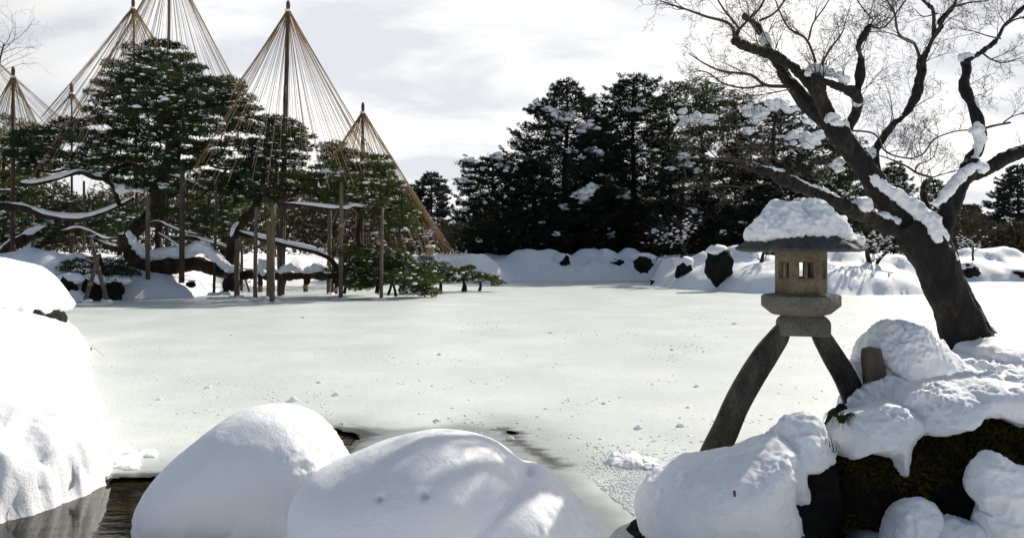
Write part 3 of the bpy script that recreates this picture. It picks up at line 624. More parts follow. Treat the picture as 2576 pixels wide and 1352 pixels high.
firebox()
m = MB(); loft(m, [hexring(.285, zy(791)), hexring(.325, zy(788)), hexring(.434, zy(768)), hexring(.434, zy(743)), hexring(.38, zy(738))]); bevel(m.build('platform', MAT['lantern_stone'], lan, smooth=False), .006)
# the block that joins the two legs
def boxloft(secs, name, mt, bv=.015):
    m = MB(); loft(m, [np.array(s) for s in secs]); return bevel(m.build(name, mt, lan, smooth=False), bv)
TH = math.radians(-13)
def rect(xl, xr, y, dep, dy=0.0):
    """rectangle at photo row y from column xl to xr, dep deep, turned a little like the lantern"""
    c = np.array([((xl + xr) / 2 - 1288) * PXM, LD + dy, zy(y)]); hw = (xr - xl) / 2 * PXM
    ux = np.array([math.cos(TH), math.sin(TH), 0]); uy = np.array([-math.sin(TH), math.cos(TH), 0]); hw2 = hw * 1.0 - dep * .13
    return [c - ux * hw2 - uy * dep, c + ux * hw2 - uy * dep, c + ux * hw2 + uy * dep, c - ux * hw2 + uy * dep]
boxloft([rect(1955, 2084, 842, .175), rect(1954, 2085, 812, .175), rect(1957, 2083, 803, .17), rect(1970, 2072, 791.5, .15)], 'cross_block', MAT['lantern_stone'], .014)
def leg(cl, wid, dep, dy):
    """curved leg: centre line (photo px), width across it, as a swept rectangle"""
    c = spline([(x, y) for x, y in cl], 40); T = np.gradient(c, axis=0); T /= np.linalg.norm(T, axis=1)[:, None]; Nn = np.stack([-T[:, 1], T[:, 0]], 1)
    W_ = np.interp(np.linspace(0, 1, 40), np.linspace(0, 1, len(wid)), wid) / 2
    rings = []
    for k in range(40):
        a = c[k] - Nn[k] * W_[k]; b = c[k] + Nn[k] * W_[k]; r = []
        for q, sgn in ((a, -1), (b, -1), (b, 1), (a, 1)):
            p = P(q[0], q[1], LD); p[1] = LD + dy[k if hasattr(dy, '__len__') else 0] + sgn * dep if hasattr(dy, '__len__') else LD + dy + sgn * dep
            p[0] += (0.03 if sgn > 0 else -.03); r.append(p)
        # a chamfered front edge, as on the worn stone
        rings.append(np.array([r[0], r[0] * .62 + r[1] * .38 + [0, -.035, 0], r[1], r[2], r[3]]))
    m = MB(); loft(m, rings[::-1]); return bevel(m.build('leg', MAT['leg_stone'], lan, smooth=False), .012)
leg([(1978, 824), (1963, 845), (1925, 892), (1885, 948), (1846, 1012), (1816, 1073), (1783, 1136), (1752, 1210)], [34, 48, 60, 62, 62, 64, 68, 70], .11, np.linspace(.07, -.22, 40))
leg([(2062, 824), (2072, 850), (2098, 899), (2123, 946), (2142, 995), (2150, 1040), (2156, 1110)], [34, 46, 54, 56, 58, 56, 50], .11, np.linspace(.07, -.12, 40))

# ------------------------------------------------------------------ bare leaning tree
TD = 10.0
def Z6(pts): return [(1610 + x * .375, y * .375) for x, y in pts]
def Z7(pts): return [(1610 + x * .375, 402.5 + y * .375) for x, y in pts]
def limb3(px, d0, d1, wob=.15, n=None):
    n = n or max(8, len(px) * 6); c = spline(px, n); dd = np.linspace(d0, d1, n) + wob * np.sin(np.linspace(0, 5, n) + d0 * 7)
    return np.array([P(x, y, d) for (x, y), d in zip(c, dd)])
def rr_(px0, px1, n, d=TD): return np.linspace(px0, px1, n) * d / F / 2
tree = empty('bare_tree', P(2445, 900, TD), 'leaning bare tree with dark bark and snow along its limbs, right of the lantern', 'tree')
LIMBS = []   # (points, radius)
def L_(px, w0, w1, d0=TD, d1=TD, wob=.1, ws=None):
    p = limb3(px, d0, d1, wob); n = len(p)
    r = (np.interp(np.linspace(0, 1, n), np.linspace(0, 1, len(ws)), ws) if ws else np.linspace(w0, w1, n)) * TD / F / 2
    if len(LIMBS) not in (0, 1): r = r * .84
    LIMBS.append((p, r)); return p, r
L_([(2475, 960), (2448, 880), (2420, 815), (2392, 750), (2366, 690), (2345, 640), (2315, 600), (2285, 560)], 0, 0, wob=.02, ws=[170, 135, 108, 97, 95, 102, 100, 80])
A0 = L_([(2330, 615), (2285, 560), (2235, 505), (2195, 450), (2160, 400), (2125, 355), (2092, 318)], 0, 0, TD, TD - .1, ws=[88, 76, 64, 55, 50, 48, 46])
A1 = L_([(2100, 330), (2085, 300), (2066, 245), (2056, 200), (2052, 182)], 46, 30, TD - .1, TD - .3)
A2 = L_([(2092, 318), (2060, 290), (2022, 252), (1985, 205), (1966, 176)], 46, 34, TD, TD + .4)
A2b = L_([(1985, 205), (1962, 172), (1940, 140), (1921, 92), (1896, 58), (1870, 38)], 26, 16, TD + .3, TD + .6)
A3 = L_([(2072, 275), (2045, 215), (1990, 168), (1936, 134), (1895, 122), (1866, 112), (1846, 100)], 30, 22, TD, TD - .8)
B1 = L_([(2128, 345), (2145, 300), (2158, 262), (2150, 235), (2120, 222), (2078, 205), (2055, 190)], 28, 18, TD, TD - .5)
B2 = L_([(2150, 240), (2162, 205), (2166, 150), (2160, 118), (2174, 88), (2190, 62)], 16, 7, TD - .2, TD - .6)
C1 = L_([(2228, 500), (2212, 455), (2199, 405), (2199, 380), (2218, 352), (2244, 315), (2280, 285), (2304, 240), (2316, 188), (2317, 154)], 24, 18, TD + .1, TD + .7)
C2 = L_([(2317, 154), (2335, 122), (2345, 100), (2356, 82), (2369, 66), (2364, 52), (2395, 20), (2420, -30)], 15, 7, TD + .7, TD + 1.1)
C3 = L_([(2317, 154), (2305, 120), (2295, 105), (2268, 92), (2255, 70), (2250, 38), (2232, 0)], 10, 3.5, TD + .7, TD + .3)
C4 = L_([(2348, 92), (2349, 60), (2347, 26), (2330, 8), (2300, -20)], 13, 9, TD + .9, TD + 1.0)
D0 = L_([(2350, 640), (2372, 575), (2390, 520), (2412, 462), (2435, 430), (2452, 415)], 0, 0, TD, TD + .2, ws=[66, 54, 52, 50, 44, 42])
D1 = L_([(2430, 430), (2446, 400), (2463, 370), (2468, 335), (2452, 290), (2438, 250), (2424, 215), (2432, 180), (2430, 152)], 34, 24, TD + .2, TD + .6)
D2 = L_([(2430, 155), (2470, 130), (2508, 98), (2525, 66), (2548, 44), (2580, 12), (2610, -30)], 14, 7, TD + .6, TD + .9)
D3 = L_([(2425, 445), (2480, 425), (2530, 396), (2576, 380), (2660, 365)], 36, 30, TD + .2, TD + .1)
D4 = L_([(2470, 325), (2500, 316), (2542, 308)], 8, 7, TD + .3, TD + .2)
E1 = L_([(2290, 590), (2232, 567), (2170, 540), (2098, 506), (2022, 474), (1966, 447), (1940, 432), (1890, 425), (1854, 405)], 0, 0, TD, TD - 1.2, ws=[50, 44, 38, 35, 32, 28, 22, 15, 8])
E2 = L_([(1936, 430), (1928, 405), (1915, 385)], 9, 5, TD - 1, TD - 1.1)
F1 = L_([(2138, 328), (2190, 333), (2212, 350), (2222, 375), (2250, 392), (2305, 402)], 6, 3, TD, TD - .4)
G1 = L_([(2345, 560), (2335, 520), (2322, 490), (2330, 455), (2345, 450)], 15, 9, TD + .3, TD + .5)
m = MB()
for p, r in LIMBS:
    if r.max() > .028: tube(m, p, np.maximum(r, .022), 16)
def bark_d(v, nr): return fbm(v * np.array([5, 5, 2.0]), 4, 71) * .024 + billow(v * np.array([13, 13, 3]), 3, 72) * .011
fuse(m, .018, 2, bark_d).build('trunk', MAT['bark'], tree)
m = MB()
for p, r in LIMBS:
    if r.max() <= .045: tube(m, p, r, 8)
# twigs
TW_A, TW_B, TW_ra, TW_rb = [], [], [], []
def twig(p, d, L, r, lvl, up):
    n = 7 if lvl else 9; step = L / n; q = p.copy(); dr = d / np.linalg.norm(d); kink = RNG.normal(0, 1, 3) * .06; side = 1
    for k in range(n):
        dr = dr + RNG.normal(0, .11, 3) * np.array([1, .6, 1]) + kink + up * .035; dr /= np.linalg.norm(dr); q2 = q + dr * step
        r0 = r * (1 - k / n * .75); r1 = r * (1 - (k + 1) / n * .75); TW_A.append(q); TW_B.append(q2); TW_ra.append(r0); TW_rb.append(r1)
        if lvl < 3 and k >= (1 if lvl else 2) and RNG.random() < (.66 if lvl < 2 else .45):
            ax = np.cross(dr, np.array([0, 1., 0]) + RNG.normal(0, .55, 3)); ax /= np.linalg.norm(ax) + 1e-9; ang = math.radians(RNG.uniform(32, 66)) * side; side = -side
            d2 = dr * math.cos(ang) + ax * math.sin(ang)
            twig(q2, d2, L * RNG.uniform(.42, .68) * (1 - .35 * k / n), max(r1 * .62, .0024), lvl + 1, up)
        q = q2
def grow(src, n, dirpx, L, r, lo=.3, hi=1.0, jit=.35):
    p, rad = src; T = np.gradient(p, axis=0)
    for k in range(max(2, int(n * .68))):
        i = int(np.clip(RNG.uniform(lo, hi) * (len(p) - 1), 0, len(p) - 1)); base = np.array([dirpx[0], 0, -dirpx[1]], float); base /= np.linalg.norm(base)
        t = T[i] / np.linalg.norm(T[i]); d = base * .8 + t * .35 + RNG.normal(0, jit, 3) * np.array([1, .9, 1]); twig(p[i], d, L * RNG.uniform(.6, 1.15), r * RNG.uniform(.75, 1.1), 0, np.array([0, 0, 1.]))
def twig_px(px, d0, d1, w0, w1, ntw, L, dirpx):
    p = limb3(px, d0, d1, .05, 24); r = np.linspace(w0, w1, 24) * TD / F / 2; tube(m, p, r, 6); grow((p, r), ntw, dirpx, L, .006, .15, 1.0)
# traced smaller branches
twig_px(Z6([(640, 260), (600, 160), (440, 110), (300, 60), (130, 5)]), TD - .8, TD - 1.2, 9, 2.5, 9, .55, (-1, -.5))
twig_px(Z6([(640, 250), (660, 190), (560, 60), (500, -40)]), TD - .8, TD - .9, 7, 3, 6, .55, (-.3, -1))
twig_px(Z6([(630, 240), (710, 150), (800, 60), (850, -30)]), TD - .7, TD - .4, 7, 4, 7, .6, (.2, -1))
twig_px(Z6([(800, 140), (900, 90), (990, -20)]), TD + .4, TD + .3, 7, 3.5, 5, .6, (.5, -1))
twig_px(Z6([(1200, 480), (1120, 270), (1000, 190), (930, 60), (900, -30)]), TD - .2, TD + .3, 7, 2.5, 9, .6, (-.2, -1))
twig_px(Z6([(1130, 270), (1160, 160), (1230, 60), (1280, -20)]), TD, TD + .2, 5, 2.5, 6, .55, (.3, -1))
twig_px(Z6([(1210, 470), (1260, 350), (1350, 230), (1380, 140)]), TD - .2, TD - .5, 6, 2.5, 7, .5, (.1, -1))
twig_px(Z6([(980, 580), (840, 570), (740, 500), (560, 480), (440, 430), (330, 360)]), TD, TD - .6, 10, 2.5, 13, .6, (-1, -.35))
twig_px(Z6([(830, 570), (700, 590), (560, 560), (460, 490), (380, 470)]), TD - .1, TD - .7, 6, 2, 8, .55, (-1, -.1))
twig_px(Z6([(1000, 600), (900, 620), (760, 640), (640, 600)]), TD - .1, TD - .7, 4, 2, 6, .5, (-1, .1))
twig_px(Z6([(1545, 180), (1640, 180), (1740, 60), (1800, -20)]), TD - .5, TD - .2, 5, 3, 7, .6, (.4, -1))
twig_px(Z6([(1560, 130), (1500, 60), (1440, -20)]), TD - .5, TD - .6, 4, 2, 5, .5, (-.3, -1))
twig_px(Z6([(1830, 290), (1740, 240), (1720, 150), (1700, 60), (1640, -10)]), TD + .6, TD + .3, 6, 2.5, 8, .55, (-.4, -1))
twig_px(Z6([(1800, 280), (1700, 230), (1600, 210)]), TD + .5, TD + .3, 4, 2, 4, .5, (-1, -.3))
twig_px(Z6([(1980, 230), (2060, 100), (2100, 50), (2200, 20), (2340, 5)]), TD + .8, TD + .6, 8, 3, 9, .55, (1, -.5))
twig_px(Z6([(2000, 90), (1900, 110), (1840, 60)]), TD + .8, TD + .9, 4, 2, 4, .45, (-1, -.5))
twig_px(Z6([(2420, 260), (2330, 240), (2240, 210), (2150, 200)]), TD + .6, TD + .2, 4, 2, 6, .5, (-1, -.3))
twig_px(Z6([(2290, 350), (2360, 400), (2450, 420), (2570, 380)]), TD + .6, TD + .2, 5, 2, 8, .5, (1, -.3))
twig_px(Z6([(2440, 180), (2520, 130), (2640, 110)]), TD + .7, TD + .5, 6, 3, 5, .5, (1, -.3))
twig_px(Z6([(2240, 870), (2120, 880), (1980, 930), (1900, 1030), (1820, 1060), (1700, 1040), (1620, 990)]), TD + .4, TD, 4, 3, 12, .55, (-.4, -1))
twig_px(Z6([(2440, 820), (2500, 780), (2600, 750)]), TD + .3, TD, 4, 2, 6, .5, (1, -.4))
twig_px(Z6([(1960, 1190), (1860, 1160), (1780, 1110), (1660, 1060), (1560, 1030)]), TD + .4, TD, 7, 2.5, 7, .5, (.2, -1))
twig_px(Z6([(1960, 1190), (2060, 1160), (2160, 1140)]), TD + .4, TD + .4, 4, 2, 5, .4, (.6, -.7))
twig_px(Z6([(1850, 1160), (1860, 1110), (1960, 1060), (2000, 960)]), TD + .3, TD + .2, 4, 2, 5, .45, (.2, -1))
twig_px(Z6([(940, 1090), (820, 1000), (700, 960), (560, 900)]), TD - 1, TD - 1.4, 6, 2, 9, .55, (-1, -.4))
twig_px(Z6([(700, 1080), (560, 1070), (440, 1050)]), TD - 1.2, TD - 1.4, 7, 2.5, 7, .55, (-1, -.1))
twig_px(Z7([(880, 150), (700, 180), (560, 170), (440, 200)]), TD - 1, TD - 1.5, 5, 2, 9, .5, (-1, .1))
grow(A3, 16, (-.7, -1), .7, .009, .3); grow(A2b, 12, (-.2, -1), .65, .009, .3); grow(A2, 8, (-1, -.3), .7, .008, .3); grow(A1, 8, (.6, -1), .65, .008, .5)
grow(B2, 16, (.5, -1), .6, .008, .1); grow(B1, 12, (.3, -1), .6, .008, .3); grow(C1, 12, (.5, -1), .75, .008, .35); grow(C1, 6, (-.7, -1), .6, .007, .4); grow(C2, 12, (.8, -.8), .6, .008, .3)
grow(C3, 9, (-.6, -1), .55, .006); grow(C4, 7, (-.2, -1), .55, .006); grow(D2, 12, (-.3, -1), .55, .007); grow(D1, 6, (1, -.5), .55, .006, .4); grow(E1, 20, (-.9, -.5), .75, .009, .35); grow(A0, 5, (1, -.6), .6, .007, .6)
grow(F1, 9, (.3, -1), .5, .006); grow(G1, 6, (-.4, -1), .45, .006, .5); grow(D3, 5, (.7, -1), .5, .006, .6); grow(E2, 6, (-.5, -1), .5, .006)
many_tubes(m, TW_A, TW_B, np.array(TW_ra), np.array(TW_rb), 4)
m.build('twigs', MAT['twig'], tree)
# snow lying along the limbs
m = MB()
def snowline(src, a, b, off, rs, side=(0.35, 0, .9), n=None):
    p, r = src; i0, i1 = int(a * (len(p) - 1)), max(int(b * (len(p) - 1)), int(a * (len(p) - 1)) + 2)
    q = spline(p[i0:i1 + 1], 36); rr2 = np.interp(np.linspace(0, 1, 36), np.linspace(0, 1, i1 + 1 - i0), r[i0:i1 + 1]); s = np.array(side, float); s /= np.linalg.norm(s)
    k = np.sin(np.linspace(0, np.pi, 36)) ** .45; nz = 1 + .28 * noise(np.column_stack([np.linspace(0, 9, 36) * 1.3, np.full(36, a * 9), np.zeros(36)]), 3)
    tube(m, q + s * (rr2 * off)[:, None], np.maximum(rr2 * rs * k * nz, .004), 10)
def snowpx(px, ws, d):
    p = limb3(px, d, d, 0, 44); rr3 = np.interp(np.linspace(0, 1, 44), np.linspace(0, 1, len(ws)), ws) * .82 * d / F / 2 * (1 + .3 * noise(p * 9, 3)); tube(m, p, rr3, 12)
snowpx([(2376, 606), (2352, 575), (2322, 540), (2287, 512), (2256, 488), (2226, 470), (2196, 446), (2172, 408), (2152, 372), (2136, 338), (2116, 306)], [26, 52, 50, 40, 31, 27, 24, 19, 16, 20, 24], TD - .17)
snowpx([(2338, 545), (2352, 580), (2362, 606)], [14, 24, 14], TD - .30)
snowpx([(2350, 514), (2374, 492), (2398, 466), (2418, 442), (2440, 424), (2466, 416)], [14, 26, 28, 24, 26, 12], TD - .05)
snowpx([(2455, 310), (2462, 330), (2467, 352), (2462, 378), (2450, 398)], [8, 24, 28, 22, 14], TD + .16)
snowpx([(2450, 246), (2455, 268), (2460, 290)], [6, 13, 8], TD + .36)
snowpx([(2372, 600), (2392, 628), (2404, 655)], [14, 16, 8], TD - .22); snowpx([(2470, 800), (2488, 835), (2512, 868), (2530, 880)], [8, 26, 34, 14], TD)
snowline(E1, .25, .95, .8, .32, (.1, 0, 1)); snowline(E1, .0, .2, .9, .55, (.0, -.1, 1)); snowline(C1, .22, .42, .7, .75, (-.6, -.3, .6)); snowline(B1, .3, .45, .4, .95, (-.1, -.6, .6)); snowline(D3, 0, .25, .8, .4, (-.3, 0, 1))
blobs = [(2052, 180, 24, TD - .3), (2430, 148, 24, TD + .6), (2095, 300, 22, TD - .25), (2105, 312, 20, TD - .3), (2120, 205, 16, TD - .4), (2110, 192, 14, TD - .4), (2080, 185, 22, TD - .3), (1925, 100, 18, TD + .4), (1932, 112, 14, TD + .4), (1890, 42, 10, TD + .5), (2165, 522, 32, TD - .25), (2110, 410, 16, TD + .1), (2115, 428, 14, TD + .1), (2470, 425, 22, TD), (2452, 330, 14, TD + .1)]
lumps(m, [P(x, y, d) for x, y, s_, d in blobs], [s_ * TD / F * .72 for x, y, s_, d in blobs], [s_ * TD / F * .7 for x, y, s_, d in blobs], [s_ * TD / F * .62 for x, y, s_, d in blobs], ICO3, .3)
split_build(fuse(m, .018, 2, lambda v, nr: billow(v * 8, 2, 50) * .022 + billow(v * 22, 2, 8) * .008), 'limb_snow', MAT['near_snow'], tree)
print('near part done', flush=True)
# ------------------------------------------------------------------ pines: pads of needles on twisted limbs
def crown(root, pads, nodes, sc_, leaf, mb_w, tufts, nb, ln, wd, snow=1.0, bark=None, twl=7, rbase=.02, snow_pads=None, flat=.42, nm='crown', spiky=.5):
    """pads: (centre, rx, ry). Grows limbs from nodes to the pads, needle tufts over them and snow flakes on top."""
    mbL, mbW, mbS = MB(), mb_w, MB()
    N_ = [np.array(n, float) for n in nodes]; par = [-1] * len(N_); cnt = [0] * len(N_)
    trunk0 = np.mean(N_, 0); order = sorted(range(len(pads)), key=lambda i: min(np.linalg.norm(pads[i][0] - n) for n in nodes))
    segs = []
    for i in order:
        c, rx, ry = pads[i]; base = c - np.array([0, 0, rx * flat * .5])
        A = np.array(N_); dv = A - base; dist = np.sqrt(dv[:, 0] ** 2 + dv[:, 1] ** 2 + (dv[:, 2] * 1.5) ** 2) + np.maximum(dv[:, 2], 0) * .6
        j = int(np.argmin(dist)); N_.append(base); par.append(j); cnt.append(0); segs.append((j, len(N_) - 1, rx))
        k = j
        while k >= 0: cnt[k] += 1; k = par[k]
    for j, k, rx in segs:
        a, b = N_[j], N_[k]; L0 = np.linalg.norm(b - a); mid = RNG.normal(0, .13 * L0, (2, 3)); mid[:, 2] -= .06 * L0
        q = spline([a, a + (b - a) * .35 + mid[0], a + (b - a) * .7 + mid[1], b], 9)
        tube(mbW, q, np.linspace(rbase * (cnt[k] + 2.2) ** .5, rbase * (cnt[k] + 1) ** .5, 9), 5, cap=False)
    for c, rx, ry in pads:
        tl = RNG.uniform(0, .4); ta = RNG.uniform(0, 6.3)
        n = max(6, int(1.7 * tufts * (rx / sc_) ** 1.6)); a = RNG.uniform(0, 2 * np.pi, n); r = np.sqrt(RNG.uniform(0, 1, n)) * (1 + .18 * np.sin(3 * a + c[0] * 5)); z = np.sqrt(np.maximum(1.05 - (r * .92) ** 2, 0))
        p = c + np.stack([np.cos(a) * r * rx, np.sin(a) * r * ry, rx * flat * (z * RNG.uniform(-.3, 1, n) - .2) + tl * r * rx * np.cos(a - ta) ], 1) + RNG.normal(0, .04 * rx, (n, 3))
        dr = np.stack([np.cos(a) * r, np.sin(a) * r, np.full(n, spiky)], 1)
        blades(mbL, p, dr, ln, wd, nb, .42)
        b0 = c - np.array([0, 0, rx * flat * .5]); s = RNG.choice(n, min(n, twl), replace=False); md = (b0 + p[s]) / 2 + RNG.normal(0, .07 * rx, (len(s), 3)) - [0, 0, .05 * rx]
        many_tubes(mbW, np.tile(b0, (len(s), 1)), md, rbase * .9, rbase * .6); many_tubes(mbW, md, p[s], rbase * .6, rbase * .3)
        if snow:
            ns_ = RNG.poisson(snow * 2.0 * (rx / sc_)); wq = np.where(p[:, 1] < c[1], 2.5, 1.0); s = RNG.choice(n, min(n, ns_), replace=False, p=wq / wq.sum())
            if len(s):
                sz = sc_ * RNG.uniform(.06, .17, len(s)) * RNG.choice([1, 1, 1.7], len(s)); top = p[s].copy(); top[:, 2] += sc_ * .03
                lumps(mbS, top, sz * 1.4, sz * 1.1, sz * .55, ICO1, .4)
    cr = mbL.build(nm, leaf, root, smooth=False)
    if mbS.n: tag(mbS.build('snow', MAT['snow'], cr), kind='stuff')
    return cr
def make_pads(poly, d, spread, spx, aspect=1.9, extra=None, jitter=.3, dens=1.0):
    """Poisson-ish pad centres inside a crown outline (photo px), with depth spread (m)"""
    poly = np.array(poly, float); lo, hi = poly.min(0), poly.max(0); out = []; pts = []
    for _ in range(9000):
        q = RNG.uniform(lo, hi)
        if not inpoly(q[None], poly)[0]: continue
        e = polydist(q[None], poly)[0]; s = spx * RNG.uniform(.7, 1.4)
        if e < s * .28 : continue
        dd = d + RNG.uniform(-1, 1) * spread * min(1, e / (spx * 1.3) + .15)
        ok = True
        for (x, y, z, s2) in pts:
            if abs(x - q[0]) / 1.0 < (s + s2) * .5 / dens and abs(y - q[1]) < (s + s2) * .5 / aspect / dens and abs(z - dd) < spread * .7: ok = False; break
        if ok: pts.append((q[0], q[1], dd, s))
    for x, y, z, s in pts: r = s * .72 * z / F; out.append((P(x, y, z), r, r * .9))
    return out
def trunk_px(px, d0, d1, w0, w1, ns=12, dd=None):
    p = limb3(px, d0, d1, .25, max(14, len(px) * 6)); r = np.linspace(w0, w1, len(p)) * d0 / F / 2; return p, r
def pine(label, poly, d, spread, trunks, spx=48, leaf='pine_needles', tufts=95, nb=8, snow=1.0, snow_limbs=(), name='pine_tree', ln=None, dens=1.0, extra_pads=None, base=None, group='pine trees', cat='tree', flat=.42, limbs=(), bark='pine_bark', rb=None, tw=9, spiky=.5):
    k = d / 50; ln = ln or .20 * k; pads = make_pads(poly, d, spread, spx, dens=dens)
    if extra_pads: pads += [(P(x, y, z), s * z / F, s * z / F * .8) for x, y, z, s in extra_pads]
    b = base if base is not None else P(*trunks[0][0][0], trunks[0][1]); root = empty(name, b, label, cat, group)
    nodes = []
    for px, d0, d1, w0, w1 in trunks:
        p, r = trunk_px(px, d0, d1, w0, w1); mt = MB(); tube(mt, p, r * (1 + .12 * noise(p * 1.5, 3)), 12); mt.build('trunk', MAT[bark], root); nodes += list(p[len(p) // 3::2])
    mw = MB()
    for px, d0, d1, w0, w1 in limbs:
        p, r = trunk_px(px, d0, d1, w0, w1); tube(mw, p, r * (1 + .12 * noise(p * 2.5, 3)), 8); nodes += list(p[::3])
    crown(root, pads, nodes, spx * .72 * d / F, MAT[leaf], mw, tufts, nb, ln, .033 * k, snow, twl=tw, rbase=rb or .022 * k, flat=flat, spiky=spiky)
    mw.build('branches', MAT[bark], root)
    ms = MB()
    for px, d0, d1, w0, w1 in snow_limbs:
        p, r = trunk_px(px, d0, d1, w0, w1); kk = np.sin(np.linspace(0, np.pi, len(p))) ** .3; nz = 1 + .35 * noise(p * 2.2, 9)
        tube(ms, p + np.array([0, -.02, 1]) * (r * .75)[:, None], r * kk * nz, 9)
    if ms.n: split_build(ms, 'limb_snow', MAT['snow'], root)
    return root
LOWLIMB1 = [(-60, 512), (0, 517), (60, 524), (120, 541), (180, 547), (215, 545), (260, 532), (300, 515), (335, 498)]
LOWLIMB2 = [(50, 462), (100, 458), (150, 445), (200, 433), (235, 446), (262, 450)]
LOWLIMB3 = [(425, 440), (470, 452), (510, 472), (560, 478), (585, 484)]
BIG = [(318, 590), (325, 625), (345, 655), (385, 672), (440, 668), (490, 662), (540, 678), (590, 692), (640, 690), (720, 693), (800, 692), (870, 682)]
pine('tallest spreading pine, flat snowy needle tiers under the rope cones, left grove',
    [(28, 345), (60, 322), (110, 312), (150, 300), (200, 292), (232, 262), (238, 222), (255, 190), (280, 170), (285, 150), (318, 138), (345, 108), (400, 90), (450, 100), (492, 130), (512, 182), (560, 190), (610, 200), (652, 235), (655, 262), (640, 300), (618, 330), (640, 380), (660, 430), (600, 478), (520, 488), (400, 505), (330, 480), (280, 470), (180, 430), (80, 450), (20, 410), (8, 365)],
    50, 5.5, [([(420, 560), (402, 500), (415, 440), (438, 380), (425, 320), (400, 285), (440, 250), (455, 200), (430, 140)], 50.5, 51, 44, 12),
              ([(400, 520), (360, 560), (330, 590), (330, 620)], 50.5, 49, 34, 30)],
    spx=47, tufts=165, nb=8, snow=2.2, dens=1.12, group='pines of the roped left grove',
    limbs=[(LOWLIMB1, 48, 49, 20, 13), (LOWLIMB2, 47.5, 49, 14, 11), ([(300, 515), (285, 470), (262, 448), (290, 425), (330, 410)], 49, 49, 12, 9), ([(415, 440), (350, 420), (300, 400), (200, 390), (100, 380)], 50, 48, 14, 5), ([(440, 380), (520, 370), (600, 350)], 50, 49, 12, 5), (LOWLIMB3, 48.5, 48, 12, 6), ([(430, 310), (340, 260), (300, 250)], 50, 49, 9, 4), ([(400, 285), (480, 272), (560, 262), (620, 258)], 50, 49.5, 20, 6)],
    snow_limbs=[(LOWLIMB1, 47.9, 48.9, 15, 11), (LOWLIMB2, 47.4, 48.9, 14, 10), (LOWLIMB3, 48.4, 47.9, 8, 5), ([(290, 494), (320, 480), (345, 480), (362, 492)], 48.5, 48.5, 34, 20)])
pine('middle pine with a dark crooked trunk rising from the ice, between the two tall cones',
    [(632, 300), (660, 288), (700, 284), (742, 292), (775, 325), (795, 372), (765, 400), (800, 450), (720, 520), (640, 505), (580, 520), (545, 490), (590, 440), (615, 365)],
    47.5, 3.0, [([(590, 690), (584, 640), (592, 590), (612, 555), (640, 530), (650, 480), (640, 430), (670, 380), (700, 340), (690, 305)], 46.5, 48, 34, 9)],
    spx=42, tufts=120, nb=8, snow=2.4, dens=1.15, group='pines of the roped left grove',
    limbs=[([(600, 585), (660, 600), (720, 615), (790, 632), (830, 650), (850, 680), (870, 700)], 46.5, 45, 14, 11), ([(640, 430), (620, 410), (628, 395)], 47, 47, 8, 5)],
    snow_limbs=[([(600, 583), (660, 598), (720, 612), (790, 628), (828, 645)], 46.4, 45.2, 11, 9), ([(580, 600), (588, 575), (600, 560)], 46.3, 46.3, 12, 8)])
EX = [[(345, 590), (385, 560), (420, 566), (455, 580), (500, 590)], [(430, 600), (475, 598), (520, 606), (572, 622), (582, 650)], [(150, 585), (190, 572), (225, 580), (262, 598), (300, 600)], [(-10, 640), (40, 612), (90, 582), (150, 546)], [(395, 585), (430, 605), (470, 640)]]
pine('twisted low limbs with thin snow, between the tall dark post and the crooked trunk', [(380, 520), (560, 520), (600, 560), (580, 600), (480, 590), (390, 570)], 48.5, 2.0, [([(402, 640), (398, 600), (400, 560)], 49, 49, 20, 16)], spx=34, tufts=60, nb=7, snow=1.5, group='pines of the roped left grove',
    limbs=[(EX[0], 47, 47, 10, 6), (EX[1], 47, 47, 11, 7), (EX[4], 47.3, 47, 9, 5)], snow_limbs=[(EX[0], 46.9, 46.9, 8, 5), (EX[1], 46.9, 46.9, 9, 6), (EX[4], 47.2, 46.9, 7, 4)])
pine('thick slanting snow-covered log of a pine at the far left behind the dark cone pole', [(60, 560), (150, 530), (260, 540), (300, 590), (200, 610), (100, 600)], 51.5, 2.0, [(EX[3], 51.5, 52, 26, 17)], spx=34, tufts=50, nb=7, snow=1.5, group='pines of the roped left grove',
    limbs=[(EX[2], 50, 50, 9, 6)], snow_limbs=[(EX[3], 51.2, 51.7, 24, 15), (EX[2], 49.9, 49.9, 8, 5)])
LIMBR = [(700, 515), (760, 514), (820, 520), (870, 524), (890, 518), (930, 523), (962, 528), (985, 526)]
pine('right-hand pine of the left grove with a snow-lined bare limb propped on posts',
    [(765, 425), (800, 402), (850, 396), (880, 372), (935, 380), (972, 395), (1000, 440), (1012, 480), (1040, 525), (1058, 560), (1045, 592), (985, 590), (930, 560), (900, 520), (850, 520), (760, 508), (730, 480), (735, 440)],
    46.5, 3.2, [([(905, 690), (908, 640), (900, 590), (905, 540), (880, 490), (870, 450), (885, 410)], 47.5, 46.5, 17, 7)],
    spx=42, leaf='sunlit_olive_needles', tufts=125, nb=9, snow=2.2, dens=1.15, group='pines of the roped left grove',
    limbs=[(LIMBR, 45.5, 45, 13, 8), ([(860, 450), (830, 470), (760, 485), (700, 500)], 46, 46, 9, 6), ([(960, 527), (990, 560), (1020, 580)], 45, 45.5, 7, 3)],
    snow_limbs=[(LIMBR, 45.4, 44.9, 10, 7), ([(790, 440), (830, 432), (862, 436), (890, 450)], 45, 45, 11, 8)])
